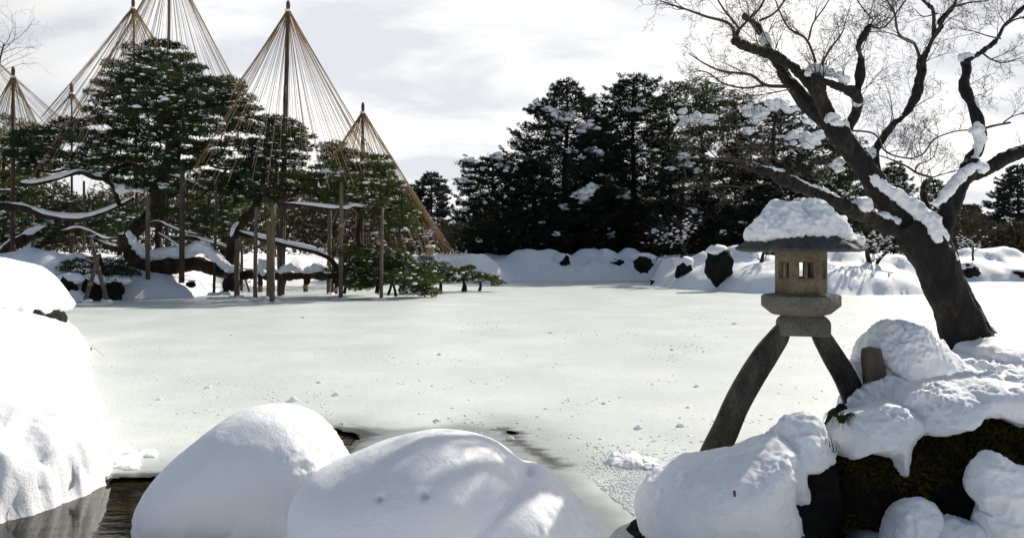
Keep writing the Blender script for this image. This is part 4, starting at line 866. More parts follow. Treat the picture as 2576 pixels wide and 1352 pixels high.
# low trunk lying over the bank, carrying thick snow
low = empty('low_pine', P(590, 745, 46), 'massive low pine limb lying level above the ice with thick snow along its back', 'tree', 'pines of the roped left grove')
m = MB(); p, r = trunk_px(BIG, 46, 47, 40, 22); r = r * np.interp(np.linspace(0, 1, len(r)), [0, .12, .2, .45, .6, 1], [.8, .9, 1.25, 1.1, .8, .7]); tube(m, p, r, 14)
tube(m, *trunk_px([(592, 690), (586, 715), (590, 700)], 46, 46, 30, 30), 10)
for a, b, c_ in (((568, 702), (570, 730), 12), ((655, 695), (655, 715), 10), ((770, 694), (772, 712), 12), ((840, 690), (846, 708), 12)): tube(m, np.array([P(*a, 45.6), P(*b, 45.2)]), c_ * 46 / F / 2, 8)
fuse(m, .06, 2, lambda v, nr: billow(v * 4, 3, 4) * .06 + fbm(v * 1.5, 2, 5) * .06).build('trunk', MAT['pine_bark'], low)
m = MB(); s_ = [(322, 588), (340, 618), (372, 648), (420, 640), (470, 640), (505, 625), (545, 650), (575, 678), (600, 680)]; p, r = trunk_px(s_, 45.9, 46.2, 26, 26); tube(m, p + [0, -.05, .12], r * np.sin(np.linspace(.15, np.pi - .15, len(p))) ** .4, 12)
for x0, x1 in ((640, 690), (700, 760), (765, 832)): p, r = trunk_px([(x0, 682), ((x0 + x1) / 2, 672), (x1, 680)], 46, 46.4, 17, 17); tube(m, p, r * np.sin(np.linspace(.2, np.pi - .2, len(p))) ** .4, 10)
p, r = trunk_px([(655, 668), (660, 655), (668, 668), (660, 690)], 45.7, 45.6, 14, 10); tube(m, p, r, 8)
split_build(fuse(m, .05, 3, lambda v, nr: billow(v * 3.5, 3, 14) * .07), 'limb_snow', MAT['snow'], low)
# low fringe of pads on short stumps
def low_pine(label, blobs_, stumps, d):
    root = empty('low_pine', P(stumps[0][0], stumps[0][2], d) * np.array([1, 1, 0]), label, 'tree', 'low pines on short stumps at the ice edge'); nodes = []
    for x0, y0, y1, x1, w in stumps: m = MB(); q = spline([P(x1, y1, d), P((x0 + x1) / 2 + 2, (y0 + y1) / 2, d), P(x0, y0, d)], 6); tube(m, q, np.linspace(w, w * .6, 6) * d / F / 2, 8); nodes.append(q[-1]); m.build('trunk', MAT['pine_bark'], root)
    mw = MB()
    crown(root, [(P(x, y, d + RNG.uniform(-1.2, 1.2)), 1.18 * s * d / F, 1.18 * s * d / F) for x, y, s in blobs_], nodes, 30 * d / F, MAT['sunlit_olive_needles'], mw, 165, 9, .17, .03, 3.6, twl=6, rbase=.016, flat=.5)
    mw.build('branches', MAT['pine_bark'], root)
low_pine('bushy low pine spilling to the ice beneath the right end of the grove', [(875, 640, 34), (925, 632, 34), (970, 665, 40), (890, 700, 34), (1010, 640, 26), (1035, 700, 34), (1070, 712, 30), (905, 640, 38), (950, 655, 40), (900, 672, 44), (960, 690, 46), (1010, 668, 36), (1000, 700, 44), (1040, 725, 34), (930, 712, 30), (880, 655, 25), (1045, 690, 30), (985, 640, 26), (1080, 735, 24)], [(948, 700, 737, 948, 12), (985, 705, 742, 976, 8), (985, 705, 745, 996, 8)], 45)
low_pine('small rounded low pine with snow tufts, second from the end of the low fringe', [(1060, 672, 28), (1085, 690, 28), (1050, 700, 28), (1110, 700, 26), (1075, 655, 20)], [(1066, 705, 732, 1063, 10)], 50)
low_pine('leafy low pine on a thick stump in the low fringe', [(1105, 675, 25), (1120, 695, 30), (1145, 690, 22), (1100, 702, 22)], [(1107, 705, 732, 1107, 10)], 51)
low_pine('low pine with a forked stump near the tip of the fringe', [(1160, 685, 26), (1185, 695, 24), (1150, 702, 20), (1175, 675, 16)], [(1166, 705, 732, 1164, 9), (1166, 705, 732, 1172, 7)], 52)
low_pine('last and smallest low pine at the tip of the fringe over the ice', [(1205, 698, 22), (1235, 700, 20), (1252, 712, 14), (1195, 706, 16)], [(1208, 708, 732, 1206, 9)], 53)
low_pine('pale-tipped low pine hugging the ice just left of the crossed stumps', [(850, 680, 30), (880, 712, 28), (905, 722, 26), (835, 700, 22)], [(868, 705, 738, 866, 9)], 47)
# bushy understorey and further pines behind the grove
pine('olive pine at the left edge behind the small cones', [(-90, 300), (0, 285), (50, 282), (85, 305), (112, 350), (125, 420), (110, 500), (60, 545), (-90, 560)], 60, 5, [([(10, 640), (14, 560), (8, 450), (15, 340)], 60, 60, 16, 6)], spx=44, leaf='sunlit_olive_needles', tufts=80, nb=7, snow=.6, group='pines behind the left grove')
pine('slim airy pine showing between the two right-hand rope cones', [(800, 385), (815, 352), (838, 345), (865, 358), (880, 380), (880, 410), (800, 415)], 62, 1.5, [([(840, 640), (842, 520), (838, 420), (835, 355)], 62, 62, 9, 3)], spx=26, leaf='brown_scrub', tufts=50, nb=5, snow=.5, group='pines behind the left grove')
pine('broad olive pine filling the gap behind the tallest pine', [(400, 480), (470, 450), (600, 440), (700, 460), (760, 500), (780, 560), (740, 625), (640, 640), (500, 630), (420, 600), (390, 540)], 64, 4, [([(560, 645), (565, 560), (550, 480)], 64, 64, 16, 6), ([(690, 645), (680, 560)], 66, 66, 12, 6)], spx=44, leaf='sunlit_olive_needles', tufts=75, nb=7, snow=1.2, group='pines behind the left grove')
pine('brownish pine behind the propped limb of the right-hand pine', [(740, 500), (820, 480), (920, 500), (1010, 540), (1050, 580), (1040, 630), (960, 640), (820, 640), (740, 620)], 62, 4, [([(860, 645), (858, 560)], 62, 62, 12, 6), ([(980, 640), (975, 590)], 63, 63, 8, 4)], spx=40, leaf='brown_scrub', tufts=75, nb=7, snow=1.5, group='pines behind the left grove')
pine('dark lower pine behind the left-hand posts', [(-60, 480), (60, 470), (180, 480), (300, 500), (390, 520), (400, 600), (300, 640), (160, 620), (60, 640), (-60, 640)], 57, 4, [([(120, 660), (124, 570), (110, 500)], 57, 57, 14, 6), ([(300, 655), (305, 560)], 58, 58, 12, 6)], spx=42, leaf='pine_needles', tufts=65, nb=7, snow=1.8, group='pines behind the left grove',
    snow_limbs=[([(-20, 660), (50, 640), (120, 590), (160, 555)], 55, 56, 14, 10), ([(200, 590), (260, 610), (300, 622)], 55, 55, 8, 6)], limbs=[([(-40, 668), (40, 652), (120, 606), (170, 560)], 55, 56.2, 20, 12), ([(180, 588), (240, 606), (300, 626)], 55, 55, 8, 5)])
pine('drooping pine spray over the snowy bank by the crossed posts', [(150, 660), (230, 640), (330, 650), (345, 690), (320, 715), (260, 712), (190, 705), (150, 690)], 43, 1.2, [([(250, 640), (255, 665), (250, 680)], 43, 43, 8, 4)], spx=30, tufts=60, nb=6, snow=.6, base=P(250, 700, 44), group='pines of the roped left grove', spiky=.1)

# ------------------------------------------------------------------ posts and rope cones
def post(xt, yt, xb, yb, w, label, mt='old_pole', d=None, group='posts propping the pines', name='support_post', foot=True):
    d = d or depth_of(yb); a, b = P(xb, yb + 3, d), P(xt, yt, d); root = empty(name, P(xb, yb, d), label, 'post', group)
    m = MB(); q = spline([a, (a + b) / 2 + RNG.normal(0, .02, 3), b], 14); r = np.linspace(w * 1.06, w * .9, 14) * d / F / 2; tube(m, q, r * (1 + .05 * noise(q * 3, 2)), 10); m.build('pole', MAT[mt], root)
    if foot:
        m = MB(); n = 4; lumps(m, a + np.column_stack([RNG.uniform(-.3, .3, n), RNG.uniform(-.35, .1, n), np.full(n, .02)]), .26, .2, .16, ICO2, .35); m.build('foot_snow', MAT['snow'], root)
    if RNG.random() < .6:
        m = MB(); k = int(RNG.integers(4, 9)); c = q[k]; tube(m, np.array([c - [0, 0, .1], c + [0, 0, .1]]), r[k] * 1.22, 10); m.build('rope_lashing', MAT['rope'], root)
post(82, 530, 82, 650, 8, 'thin grey post behind the left end of the snow-lined low limb', d=52, foot=False)
post(181, 510, 180, 652, 10, 'dark post left of the pale slim one, under the sagging low limb', 'dark_pole', d=50, foot=False)
post(211, 455, 211, 652, 6, 'very slim post crossing the sag of the snow-lined low limb', d=50, foot=False)
post(228, 600, 271, 757, 10, 'crossed prop leaning left, one of the two over the snowy bank', d=40.4, group='crossed props on the bank')
post(248, 640, 213, 757, 10, 'crossed prop leaning right, one of the two over the snowy bank', d=40.1, group='crossed props on the bank')
post(373, 490, 373, 742, 11, 'straight grey post left of the thick snowy limb', d=45)
post(419, 450, 419, 690, 9, 'brown post just left of the tall dark post, standing on the bank', 'dark_pole', d=48.5, foot=False)
post(459, 415, 457, 708, 13, 'tall dark post in front of the level snowy limb', 'dark_pole', d=45, foot=False)
post(545, 440, 538, 738, 7, 'thin dark post at the right half of the snowy limb', 'dark_pole', d=45.8)
post(568, 690, 567, 736, 12, 'short thick post under the bend of the snowy limb', 'old_pole', d=45.5)
post(598, 600, 596, 747, 13, 'stout pale post leaning on the crooked dark trunk', 'old_pole')
post(608, 610, 607, 735, 7, 'slim dark post just behind the stout pale one', 'dark_pole')
post(645, 520, 642, 752, 10, 'pale post left of the yellow-green one', 'old_pole')
post(655, 690, 655, 734, 12, 'short post with snow on its cut limb end', 'old_pole', foot=False)
post(675, 560, 675, 749, 10, 'yellow-green mossy post beside the thickest pale post', 'mossy_pole')
post(688, 520, 685, 759, 13, 'thickest pale post standing nearest on the ice', 'old_pole')
post(700, 560, 702, 742, 9, 'dark post tied left of the tall middle cone pole', 'dark_pole', foot=False)
post(769, 700, 769, 733, 12, 'short round post under the middle of the low limb', 'old_pole', foot=False)
post(829, 530, 827, 739, 11, 'twin-trunked grey post left of the long propped limb', 'old_pole')
post(838, 600, 836, 737, 7, 'thin dark post touching the twin-trunked grey post', 'dark_pole', foot=False)
post(859, 450, 857, 752, 11, 'tall straight post reaching up into the right-hand pine', 'old_pole')
post(962, 525, 959, 753, 9, 'pale post under the tip of the snow-lined bare limb', 'old_pole')
post(848, 692, 845, 738, 9, 'short dark post right of the twin-trunked post', 'dark_pole', foot=False)
post(617, 700, 628, 733, 5, 'small leaning strut under the low limb, left piece', 'dark_pole', foot=False)
post(719, 702, 708, 733, 6, 'small leaning strut right of the tall middle pole', 'dark_pole', foot=False)
def cone(label, ax, ay, pbx, pby, d, hw, ye, n, fr=None, w=8, top=True, dd=1.0, ring=0.0, pole='dark_pole', arc=(0, 360), groups=300, tipw=10):
    """rope cone: pole, wrapped tip, ropes down to a ring of half-width hw px at row ye"""
    apex = P(ax, ay, d); root = empty('rope_cone', P(pbx, pby, d), label, 'rope cone', 'straw rope cones over the pines')
    m = MB(); q = spline([P(pbx, pby, d), P((pbx + ax) / 2, (pby + ay) / 2, d), apex], 16); tube(m, q, np.linspace(w, w * .55, 16) * d / F / 2, 10); m.build('pole', MAT[pole], root)
    pr = d / F
    if top:
        m = MB(); q = np.array([apex + [0, 0, k] for k in np.array([-26, -18, -8, 0, 8, 13]) * pr]); tube(m, q, np.array([tipw * .75, tipw * .5, tipw * .42, tipw * .5, tipw * .42, tipw * .15]) * pr * .9, 12); m.build('wrapped_tip', MAT['wrap'], root)
        m = MB(); q = np.array([apex + [0, 0, k] for k in np.array([-15.5, -13, -11]) * pr]); tube(m, q, tipw * .72 * pr, 12); m.build('white_tie', MAT['snow'], root)
    R = hw * pr; H = apex[2] - P(0, ye, d)[2]; th = np.radians(arc[0] + (np.arange(n) + RNG.uniform(-.5, .5, n)) / n * (arc[1] - arc[0])); RNG.shuffle(th); groups = n
    for k in range(n):
        a = th[k % groups] + RNG.normal(0, .05); f = RNG.uniform(.86, 1.06)
        if fr: f *= fr(math.degrees(a) % 360)
        e = apex + np.array([R * math.cos(a), R * math.sin(a) * dd, -H]) * f; s = apex + np.array([math.cos(a), math.sin(a), 0]) * pr * 3 + [0, 0, -pr * RNG.uniform(10, 20)]
        sag = np.array([0, 0, -.012 * H]) * f; m = MB(); tube(m, spline([s, (s + e) / 2 + sag, e], 5), RNG.uniform(.0095, .0145), 4, cap=False); m.build('rope', MAT['rope'], root)
cone('rope cone with its tip just above the frame, left of centre of the tallest pine', 335, 8, 345, 520, 56, 205, 330, 100, w=8, fr=lambda a: 1.0)
cone('largest rope cone whose tip is cut off by the top of the photo', 427, -118, 419, 560, 51, 292, 460, 100, w=10, fr=lambda a: 1.0 if 90 < a < 270 else .8)
cone('tall middle rope cone with its whole tip in view at the top edge', 725, 14, 707, 741, 46.5, 265, 470, 100, w=17, fr=lambda a: .50 if 128 < a < 232 else 1.0, tipw=12)
cone('lowest right rope cone whose ropes reach the snowy ground', 913, 270, 909, 660, 54, 232, 640, 98, w=12, fr=lambda a: .5 if 100 < a < 260 else 1.0)
cone('smallest rope cone, left of the tallest pine', 180, 222, 181, 520, 61, 62, 320, 60, w=6)
cone('rope cone on a thick dark pole near the left edge', 33, 180, 32, 648, 50, 95, 400, 80, w=12)
cone('wide rope cone cut off by the left edge', -62, 92, -60, 640, 57, 235, 330, 80, w=10)
# second pole stub bound to the middle cone's pole
post(717, 215, 705, 742, 8, 'second pole bound to the middle cone pole, ending halfway up', 'dark_pole', d=46.3, foot=False)

# ------------------------------------------------------------------ far right grove
def conifer(label, x, yt, yb, d, prof, leaf='dark_needles', snow_px=(), name='conifer_tree', group='dark conifers on the far shore', lev=.48, nbr=10, blade=.34, droop=.12, tw=14, seed=0, dense=1.0, wd=.07, bare=.06, nb=5):
    base = P(x, yb, d); base[2] = min(base[2], gz(base[0], base[1]) if d < 83 else base[2]) ; top = P(x, yt, d); H = top[2] - base[2]; root = empty(name, base, label, 'tree', group)
    m = MB(); q = spline([base - [0, 0, .4], base + [RNG.normal(0, .15), 0, H * .4], base + [RNG.normal(0, .15), 0, H * .75], top], 18); tube(m, q, np.linspace(tw * d / F / 2, .05, 18), 9); m.build('trunk', MAT['pine_bark'], root)
    mL, mW = MB(), MB(); z = H * bare; PTS = []; DIR = []; SN = []
    while z < H * .985:
        t = z / H; Rm = np.interp(t, [p_[0] for p_ in prof], [p_[1] for p_ in prof]) * d / F; c = np.array([np.interp(z, q[:, 2] - base[2], q[:, 0]), base[1], base[2] + z]); c[1] = d
        a0 = RNG.uniform(0, 6.3)
        for k in range(nbr):
            a = a0 + k * 2 * np.pi / nbr + RNG.normal(0, .25); L0 = Rm * RNG.uniform(.62, 1.15) + .25; o = np.array([math.cos(a), math.sin(a), 0]); up = RNG.uniform(-.05, .32)
            b = spline([c, c + o * L0 * .45 + [0, 0, L0 * (up * .6)], c + o * L0 * .8 + [0, 0, L0 * (up * .6 - droop)], c + o * L0 + [0, 0, L0 * (up - droop * .6)]], 8); b += RNG.normal(0, .05, b.shape)
            tube(mW, b, np.linspace(.045, .012, 8), 4, cap=False); n = max(4, int(L0 / .072 * dense)); u = RNG.uniform(.18, 1.0, n) ** .75; bp = np.stack([np.interp(u * 7, np.arange(8), b[:, i]) for i in range(3)], 1)
            s = np.array([-o[1], o[0], 0]); sw = RNG.normal(0, 1, n)[:, None] * s * (L0 * .17 * (1.15 - u[:, None])); PTS.append(bp + sw + RNG.normal(0, .09, (n, 3))); DIR.append(o * .7 + sw / (L0 * .2 + .1) * .5 + np.array([0, 0, .45]) + np.zeros((n, 3)))
            if RNG.random() < .2: i = RNG.integers(3, 8); SN.append(b[i] + [0, 0, .1])
        z += lev * RNG.uniform(.75, 1.2)
    blades(mL, np.concatenate(PTS), np.concatenate(DIR), blade, wd, nb, .4); mW.build('branches', MAT['pine_bark'], root)
    mS = MB()
    if SN: SN = np.array(SN); s = RNG.uniform(.08, .26, len(SN)); lumps(mS, SN, s * 1.5, s, s * .5, ICO1, .4)
    for sx, sy, ss in snow_px:
        tt = np.clip((P(sx, sy, d)[2] - base[2]) / H, 0, 1); dd = d - .8 * np.interp(tt, [p_[0] for p_ in prof], [p_[1] for p_ in prof]) * d / F; n = int(5 + ss * .4); c = P(sx, sy, dd); r = ss * .8 * dd / F
        o = RNG.normal(0, 1, (n, 3)) * [r * .5, r * .35, r * .26]; s = r * RNG.uniform(.22, .48, n); lumps(mS, c + o, s * 1.25, s, s * .72, ICO2, .45)
        nn = n * 14; blades(mL, c + RNG.normal(0, 1, (nn, 3)) * [r * .75, r * .5, r * .3] + [0, r * .5 + .15, -r * .35], np.tile([[0, -.1, -.1]], (nn, 1)), blade, wd, 6, .8)
    cr = mL.build('crown', MAT[leaf], root, smooth=False)
    if mS.n: tag(mS.build('snow', MAT['snow'], cr), kind='stuff')
    return root
conifer('broad dark fir at the left end of the far grove, white clumps near its top', 1245, 392, 640, 82, [(0, 70), (.15, 95), (.4, 105), (.7, 88), (.9, 60), (1, 15)], snow_px=((1178, 404, 22), (1252, 394, 26), (1264, 418, 22), (1171, 454, 20), (1212, 425, 12), (1158, 505, 12), (1220, 508, 14), (1170, 528, 12), (1288, 475, 8), (1238, 500, 8), (1205, 605, 12)), tw=16)
conifer('tall dark fir with long snow streak across its upper left side', 1425, 198, 640, 88, [(0, 80), (.1, 120), (.35, 165), (.62, 150), (.75, 110), (.88, 72), (1, 8)], snow_px=((1350, 262, 16), (1375, 275, 20), (1400, 285, 24), (1419, 296, 34), (1340, 272, 12), (1480, 319, 34), (1395, 334, 18), (1435, 380, 20), (1504, 382, 24), (1462, 397, 14), (1490, 470, 20), (1474, 487, 34), (1460, 500, 20), (1415, 519, 18), (1505, 470, 12)), tw=20)
conifer('slender tall dark fir, highest of the far grove', 1595, 182, 640, 90, [(0, 70), (.12, 90), (.4, 105), (.7, 90), (.85, 78), (.93, 60), (1, 12)], snow_px=((1574, 283, 16), (1601, 277, 20), (1526, 444, 24), (1538, 590, 18), (1568, 485, 26), (1555, 470, 14), (1540, 452, 14)), tw=18)
conifer('dark fir filling the middle between the streaked fir and the highest fir', 1510, 300, 640, 94, [(0, 90), (.3, 105), (.7, 80), (1, 15)], tw=16)
conifer('low dark fir in front of the streaked fir with faint snow dots', 1345, 400, 640, 84, [(0, 80), (.3, 95), (.7, 70), (1, 20)], snow_px=((1365, 560, 12), (1330, 520, 10), (1400, 590, 14)), tw=14)
G2 = 'open-crowned pines on the far shore'
pine('open brown-green pine right of the highest fir, sky showing through it', [(1640, 230), (1690, 196), (1750, 186), (1810, 205), (1880, 230), (1885, 300), (1860, 380), (1820, 460), (1700, 480), (1640, 430), (1650, 330)], 86, 5, [([(1770, 640), (1775, 500), (1768, 380), (1750, 240)], 86, 86, 16, 6), ([(1690, 640), (1686, 470), (1680, 300)], 87, 87, 12, 5)], spx=46, leaf='pine_needles', tufts=130, nb=8, snow=.9, group=G2, ln=.30)
pine('dark pine with heavy white clumps behind the leaning tree limbs', [(1840, 290), (1880, 262), (1950, 252), (2010, 262), (2050, 300), (2085, 345), (2070, 420), (2040, 500), (1900, 520), (1820, 480), (1830, 380)], 84, 5, [([(1960, 640), (1955, 500), (1945, 380), (1950, 280)], 84, 84, 16, 6)], spx=46, leaf='dark_needles', tufts=130, nb=8, snow=1.0, group=G2, ln=.30)
pine('round green pine just left of the leaning trunk', [(2060, 330), (2110, 300), (2160, 330), (2190, 400), (2200, 500), (2170, 590), (2060, 600), (2030, 480)], 80, 4, [([(2110, 640), (2112, 500), (2110, 360)], 80, 80, 14, 6)], spx=44, leaf='pine_needles', tufts=120, nb=8, snow=.8, group=G2, ln=.28)
conifer('dark fir low behind the open brown-green pine', 1720, 370, 640, 82, [(0, 80), (.3, 100), (.7, 75), (1, 25)], snow_px=((1724, 396, 26), (1689, 422, 18), (1724, 414, 20), (1707, 401, 14), (1748, 430, 14), (1650, 580, 12), (1748, 530, 16)), tw=14)
conifer('dark fir low behind the lantern', 1850, 420, 640, 80, [(0, 90), (.3, 110), (.7, 80), (1, 25)], snow_px=((1870, 560, 12), (1820, 500, 12), (1815, 585, 12)), tw=14)
conifer('dark fir right of the lantern roof', 1990, 400, 640, 79, [(0, 100), (.3, 110), (.7, 80), (1, 25)], tw=14)
conifer('small dark fir between the two forks of the leaning tree', 2250, 405, 640, 88, [(0, 50), (.4, 55), (.8, 35), (1, 5)], leaf='dark_needles', snow_px=((2260, 465, 14),), tw=10)
conifer('short fir seen under the right-hand limb', 2345, 450, 640, 92, [(0, 45), (.5, 45), (1, 10)], tw=9)
# large white clumps that hang in the open pines
def clumps(name, label, lst, d):
    m = MB()
    for sx, sy, ss in lst:
        n = int(6 + ss * .3); r = ss * d / F; lumps(m, P(sx, sy, d) + RNG.normal(0, 1, (n, 3)) * [r * .5, r * .35, r * .24], r * .42, r * .34, r * .26, ICO2, .45)
    return m
for o in [o for o in bpy.data.objects if o.type == 'EMPTY' and o.get('group') == G2]:
    nmx = {'open': (((1748, 301, 34), (1770, 297, 22), (1730, 302, 16)), 79), 'dark': (((1884, 277, 20), (1910, 292, 30), (1900, 282, 20), (1951, 264, 30), (1960, 268, 20), (1981, 345, 22), (1887, 332, 18), (2000, 275, 14)), 77), 'roun': (((2045, 349, 34), (2035, 355, 24), (2030, 307, 16), (2107, 412, 16), (2112, 428, 12), (2060, 480, 14)), 75)}
    for k, (lst, dd) in nmx.items():
        if o['label'].startswith(k): split_build(fuse(clumps('x', '', lst, dd), .11, 1, lambda v, nr: billow(v * 2.5, 2, 4) * .08), 'snow_clump', MAT['snow'], [c for c in o.children if c.name.startswith('crown')][0])
G3 = 'distant pale conifers'
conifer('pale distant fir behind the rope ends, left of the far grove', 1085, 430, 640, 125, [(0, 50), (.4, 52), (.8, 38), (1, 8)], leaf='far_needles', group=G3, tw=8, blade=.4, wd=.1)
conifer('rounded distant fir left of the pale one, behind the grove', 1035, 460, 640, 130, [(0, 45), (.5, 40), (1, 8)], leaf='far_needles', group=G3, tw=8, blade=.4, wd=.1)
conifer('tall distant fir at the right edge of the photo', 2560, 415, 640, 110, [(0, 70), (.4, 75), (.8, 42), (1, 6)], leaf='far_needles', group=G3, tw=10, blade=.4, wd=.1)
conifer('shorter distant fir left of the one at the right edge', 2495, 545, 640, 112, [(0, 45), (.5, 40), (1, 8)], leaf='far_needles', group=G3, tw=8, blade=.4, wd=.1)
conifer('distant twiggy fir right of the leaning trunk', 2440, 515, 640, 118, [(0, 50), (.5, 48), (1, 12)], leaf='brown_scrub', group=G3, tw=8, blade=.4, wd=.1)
# low woods behind everything: one mass
def woods():
    rng = np.random.default_rng(5); n = 56000; x = rng.uniform(-700, 3300, n); d = rng.uniform(96, 135, n)
    hpx = np.interp(x, [-200, 0, 150, 300, 1000, 1060, 1130, 1200, 1600, 2050, 2200, 2380, 2450, 2800], [190, 180, 150, 150, 160, 60, 70, 120, 130, 120, 80, 95, 90, 80]) * (1 + .35 * noise(np.column_stack([x * .02, d * .1, np.zeros(n)]), 4))
    y = 640 - hpx * rng.uniform(0, 1, n) ** .8; p = np.column_stack([(x - 1288) / F * d, d, CH - (y - HY) / F * d])
    m = MB(); blades(m, p, rng.normal(0, .5, (n, 3)) + [0, 0, .5], .7, .16, 5, .6)
    tag(m.build('distant_woods', MAT['brown_scrub'], smooth=False), 'low brown and green woods closing the view behind the trees', 'woods', kind='stuff')
    n = 22000; x = rng.uniform(1180, 2200, n); d = rng.uniform(90, 100, n); y = 640 - rng.uniform(0, 1, n) * np.interp(x, [1180, 1260, 1400, 2000, 2200], [40, 90, 120, 110, 50]) * (1 + .2 * noise(np.column_stack([x * .03, d, d]), 3)); m = MB(); blades(m, np.column_stack([(x - 1288) / F * d, d, CH - (y - HY) / F * d]), rng.normal(0, .5, (n, 3)), .7, .2, 6, .6)
    tag(m.build('grove_undergrowth', MAT['dark_needles'], smooth=False), 'dark undergrowth between the trunks of the far grove', 'undergrowth', kind='stuff')
woods()
# small bare snowy trees on the far banks
def bare_small(label, px, d, w, n, L, col='twig', snow=True, group='small bare trees on the banks'):
    root = empty('bare_shrub', P(px[0][0], px[0][1], d), label, 'small tree', group); p = limb3(px, d, d, .1, 20); r = np.linspace(w, w * .5, 20) * d / F / 2; m = MB(); tube(m, p, r, 8); m.build('trunk', MAT['bark'], root)
    A0_ = len(TW_A); 
    for k in range(n): i = RNG.integers(8, 20); a = RNG.uniform(0, 6.3); twig(p[i], np.array([math.cos(a), math.sin(a) * .7, RNG.uniform(.1, .9)]), L * RNG.uniform(.6, 1.2), .035, 1, np.array([0, 0, 1.]))
    A_, B_ = np.array(TW_A[A0_:]), np.array(TW_B[A0_:]); ra = np.maximum(np.array(TW_ra[A0_:]), .008); m = MB(); many_tubes(m, A_, B_, ra, np.maximum(np.array(TW_rb[A0_:]), .006), 3); m.build('twigs', MAT[col], root)
    if snow: k = np.where(ra > .011)[0]; k = k[RNG.random(len(k)) < .55]; m = MB(); q = (A_[k] + B_[k]) / 2 + [0, 0, .04]; s = RNG.uniform(.05, .13, len(k)); lumps(m, q, s * 1.5, s, s * .6, ICO1, .3); tag(m.build('snow', MAT['snow'], root), kind='stuff')
bare_small('bare snow-dotted tree on the islet left of the lantern', [(1728, 652), (1722, 630), (1712, 610), (1708, 598)], 62, 9, 12, 3.2)
bare_small('forked bare tree with snow in its forks between lantern and leaning trunk', [(2195, 688), (2190, 668), (2182, 640), (2176, 600)], 52, 16, 12, 2.6)
bare_small('second fork of bare tree beside the leaning trunk', [(2197, 686), (2210, 655), (2232, 632), (2250, 615)], 52.3, 11, 9, 2.2)
bare_small('bare snowy bush beyond the rope ends on the left bank', [(1055, 640), (1056, 625), (1050, 612)], 66, 8, 14, 3.0)
bare_small('small bare tree on the far right bank', [(2448, 655), (2447, 635), (2450, 615)], 72, 6, 12, 3.0)
bare_small('crooked dark tree stem beside the lantern fire box', [(1918, 700), (1910, 680), (1916, 655), (1922, 630)], 54, 13, 6, 1.6)
bare_small('fine-twigged bare crown rising at the far left behind the first cone', [(-30, 300), (-10, 200), (0, 150), (10, 110)], 70, 6, 16, 3.4, snow=False)

# ------------------------------------------------------------------ rocks on the shores
def shore_rock(x, y, w, h, d, label, cover=.6, ov=1.1, name='snowy_rock', drop=0.0, group='snow-capped rocks along the shore'):
    """w, h: half width and full height in photo px; the snow cap covers the upper part"""
    c = P(x, y, d); pr = d / F; root = empty(name, c, label, 'rock', group)
    tv, tf = ICO3
    if cover < 1:
        v = tv * np.array([w * pr, w * pr * .8, h * pr * .5]) * (1 + .42 * fbm(tv * 1.5 + c, 3, 3))[:, None] * .98 + c + [0, 0, h * pr * .38]
        mesh_obj('rock', v, [tf], MAT['dark_rock'], root)
    v = tv.copy(); v = v * (1 + .26 * fbm(v * 1.1 + c, 3, 6))[:, None]; zc = h * pr * (1 - cover * .5); v[:, 2] = np.where(v[:, 2] < 0, v[:, 2] * (.55 if cover < 1 else 1.6), v[:, 2])
    v = v * np.array([w * pr * ov, w * pr * .95, h * pr * cover * .55]) + c + [0, w * pr * .3 * ov, zc]; mesh_obj('snow_cap', v, [tf], MAT['snow'], root)
R = shore_rock
R(168, 752, 24, 62, 41.5, 'leftmost of three black mossy rocks under the snowy bank', .55, 1.7); R(232, 752, 24, 62, 42, 'middle black rock behind the crossed props', .55, 1.7); R(288, 751, 21, 60, 42.3, 'right-hand of three black rocks beside the crossed props', .55, 1.7)

R(482, 722, 12, 18, 46, 'small dark shrubby rock in the sunlit snow under the limb', .3, .7)

R(1415, 678, 19, 42, 76, 'far rock with a tall white cap and a black base line', .8, 1.15); R(1555, 676, 16, 26, 76, 'small far rock with a thin dark underside', .8, 1.2)
R(1617, 680, 24, 42, 72, 'dark rock with flat white cap where the islet begins', .6, 1.2)
R(1643, 716, 8, 14, 63, 'tiny dark rock at the left tip of the islet', .3, .6); R(1722, 702, 21, 58, 58, 'rock with a round white cap and dark slanting base on the islet', .62, 1.2); 
R(1808, 706, 33, 92, 53, 'largest upright black rock on the islet with a thick white cap', .42, .95); 
R(1940, 700, 18, 50, 55, 'black rock touching the left side of the lantern box', .35, 1.1); R(1950, 715, 18, 40, 53, 'black wedge of rock half hidden by the lantern box', .3, 1.1); 
R(2288, 735, 17, 36, 50.5, 'squared mossy rock in snow left of the leaning trunk', .35, 1.2); R(2440, 702, 22, 42, 72, 'dark-based rock right of the leaning trunk', .7, 1.2)
R(2572, 700, 20, 24, 72, 'dark rock cut by the right edge on the far shore', .5, 1.1); 

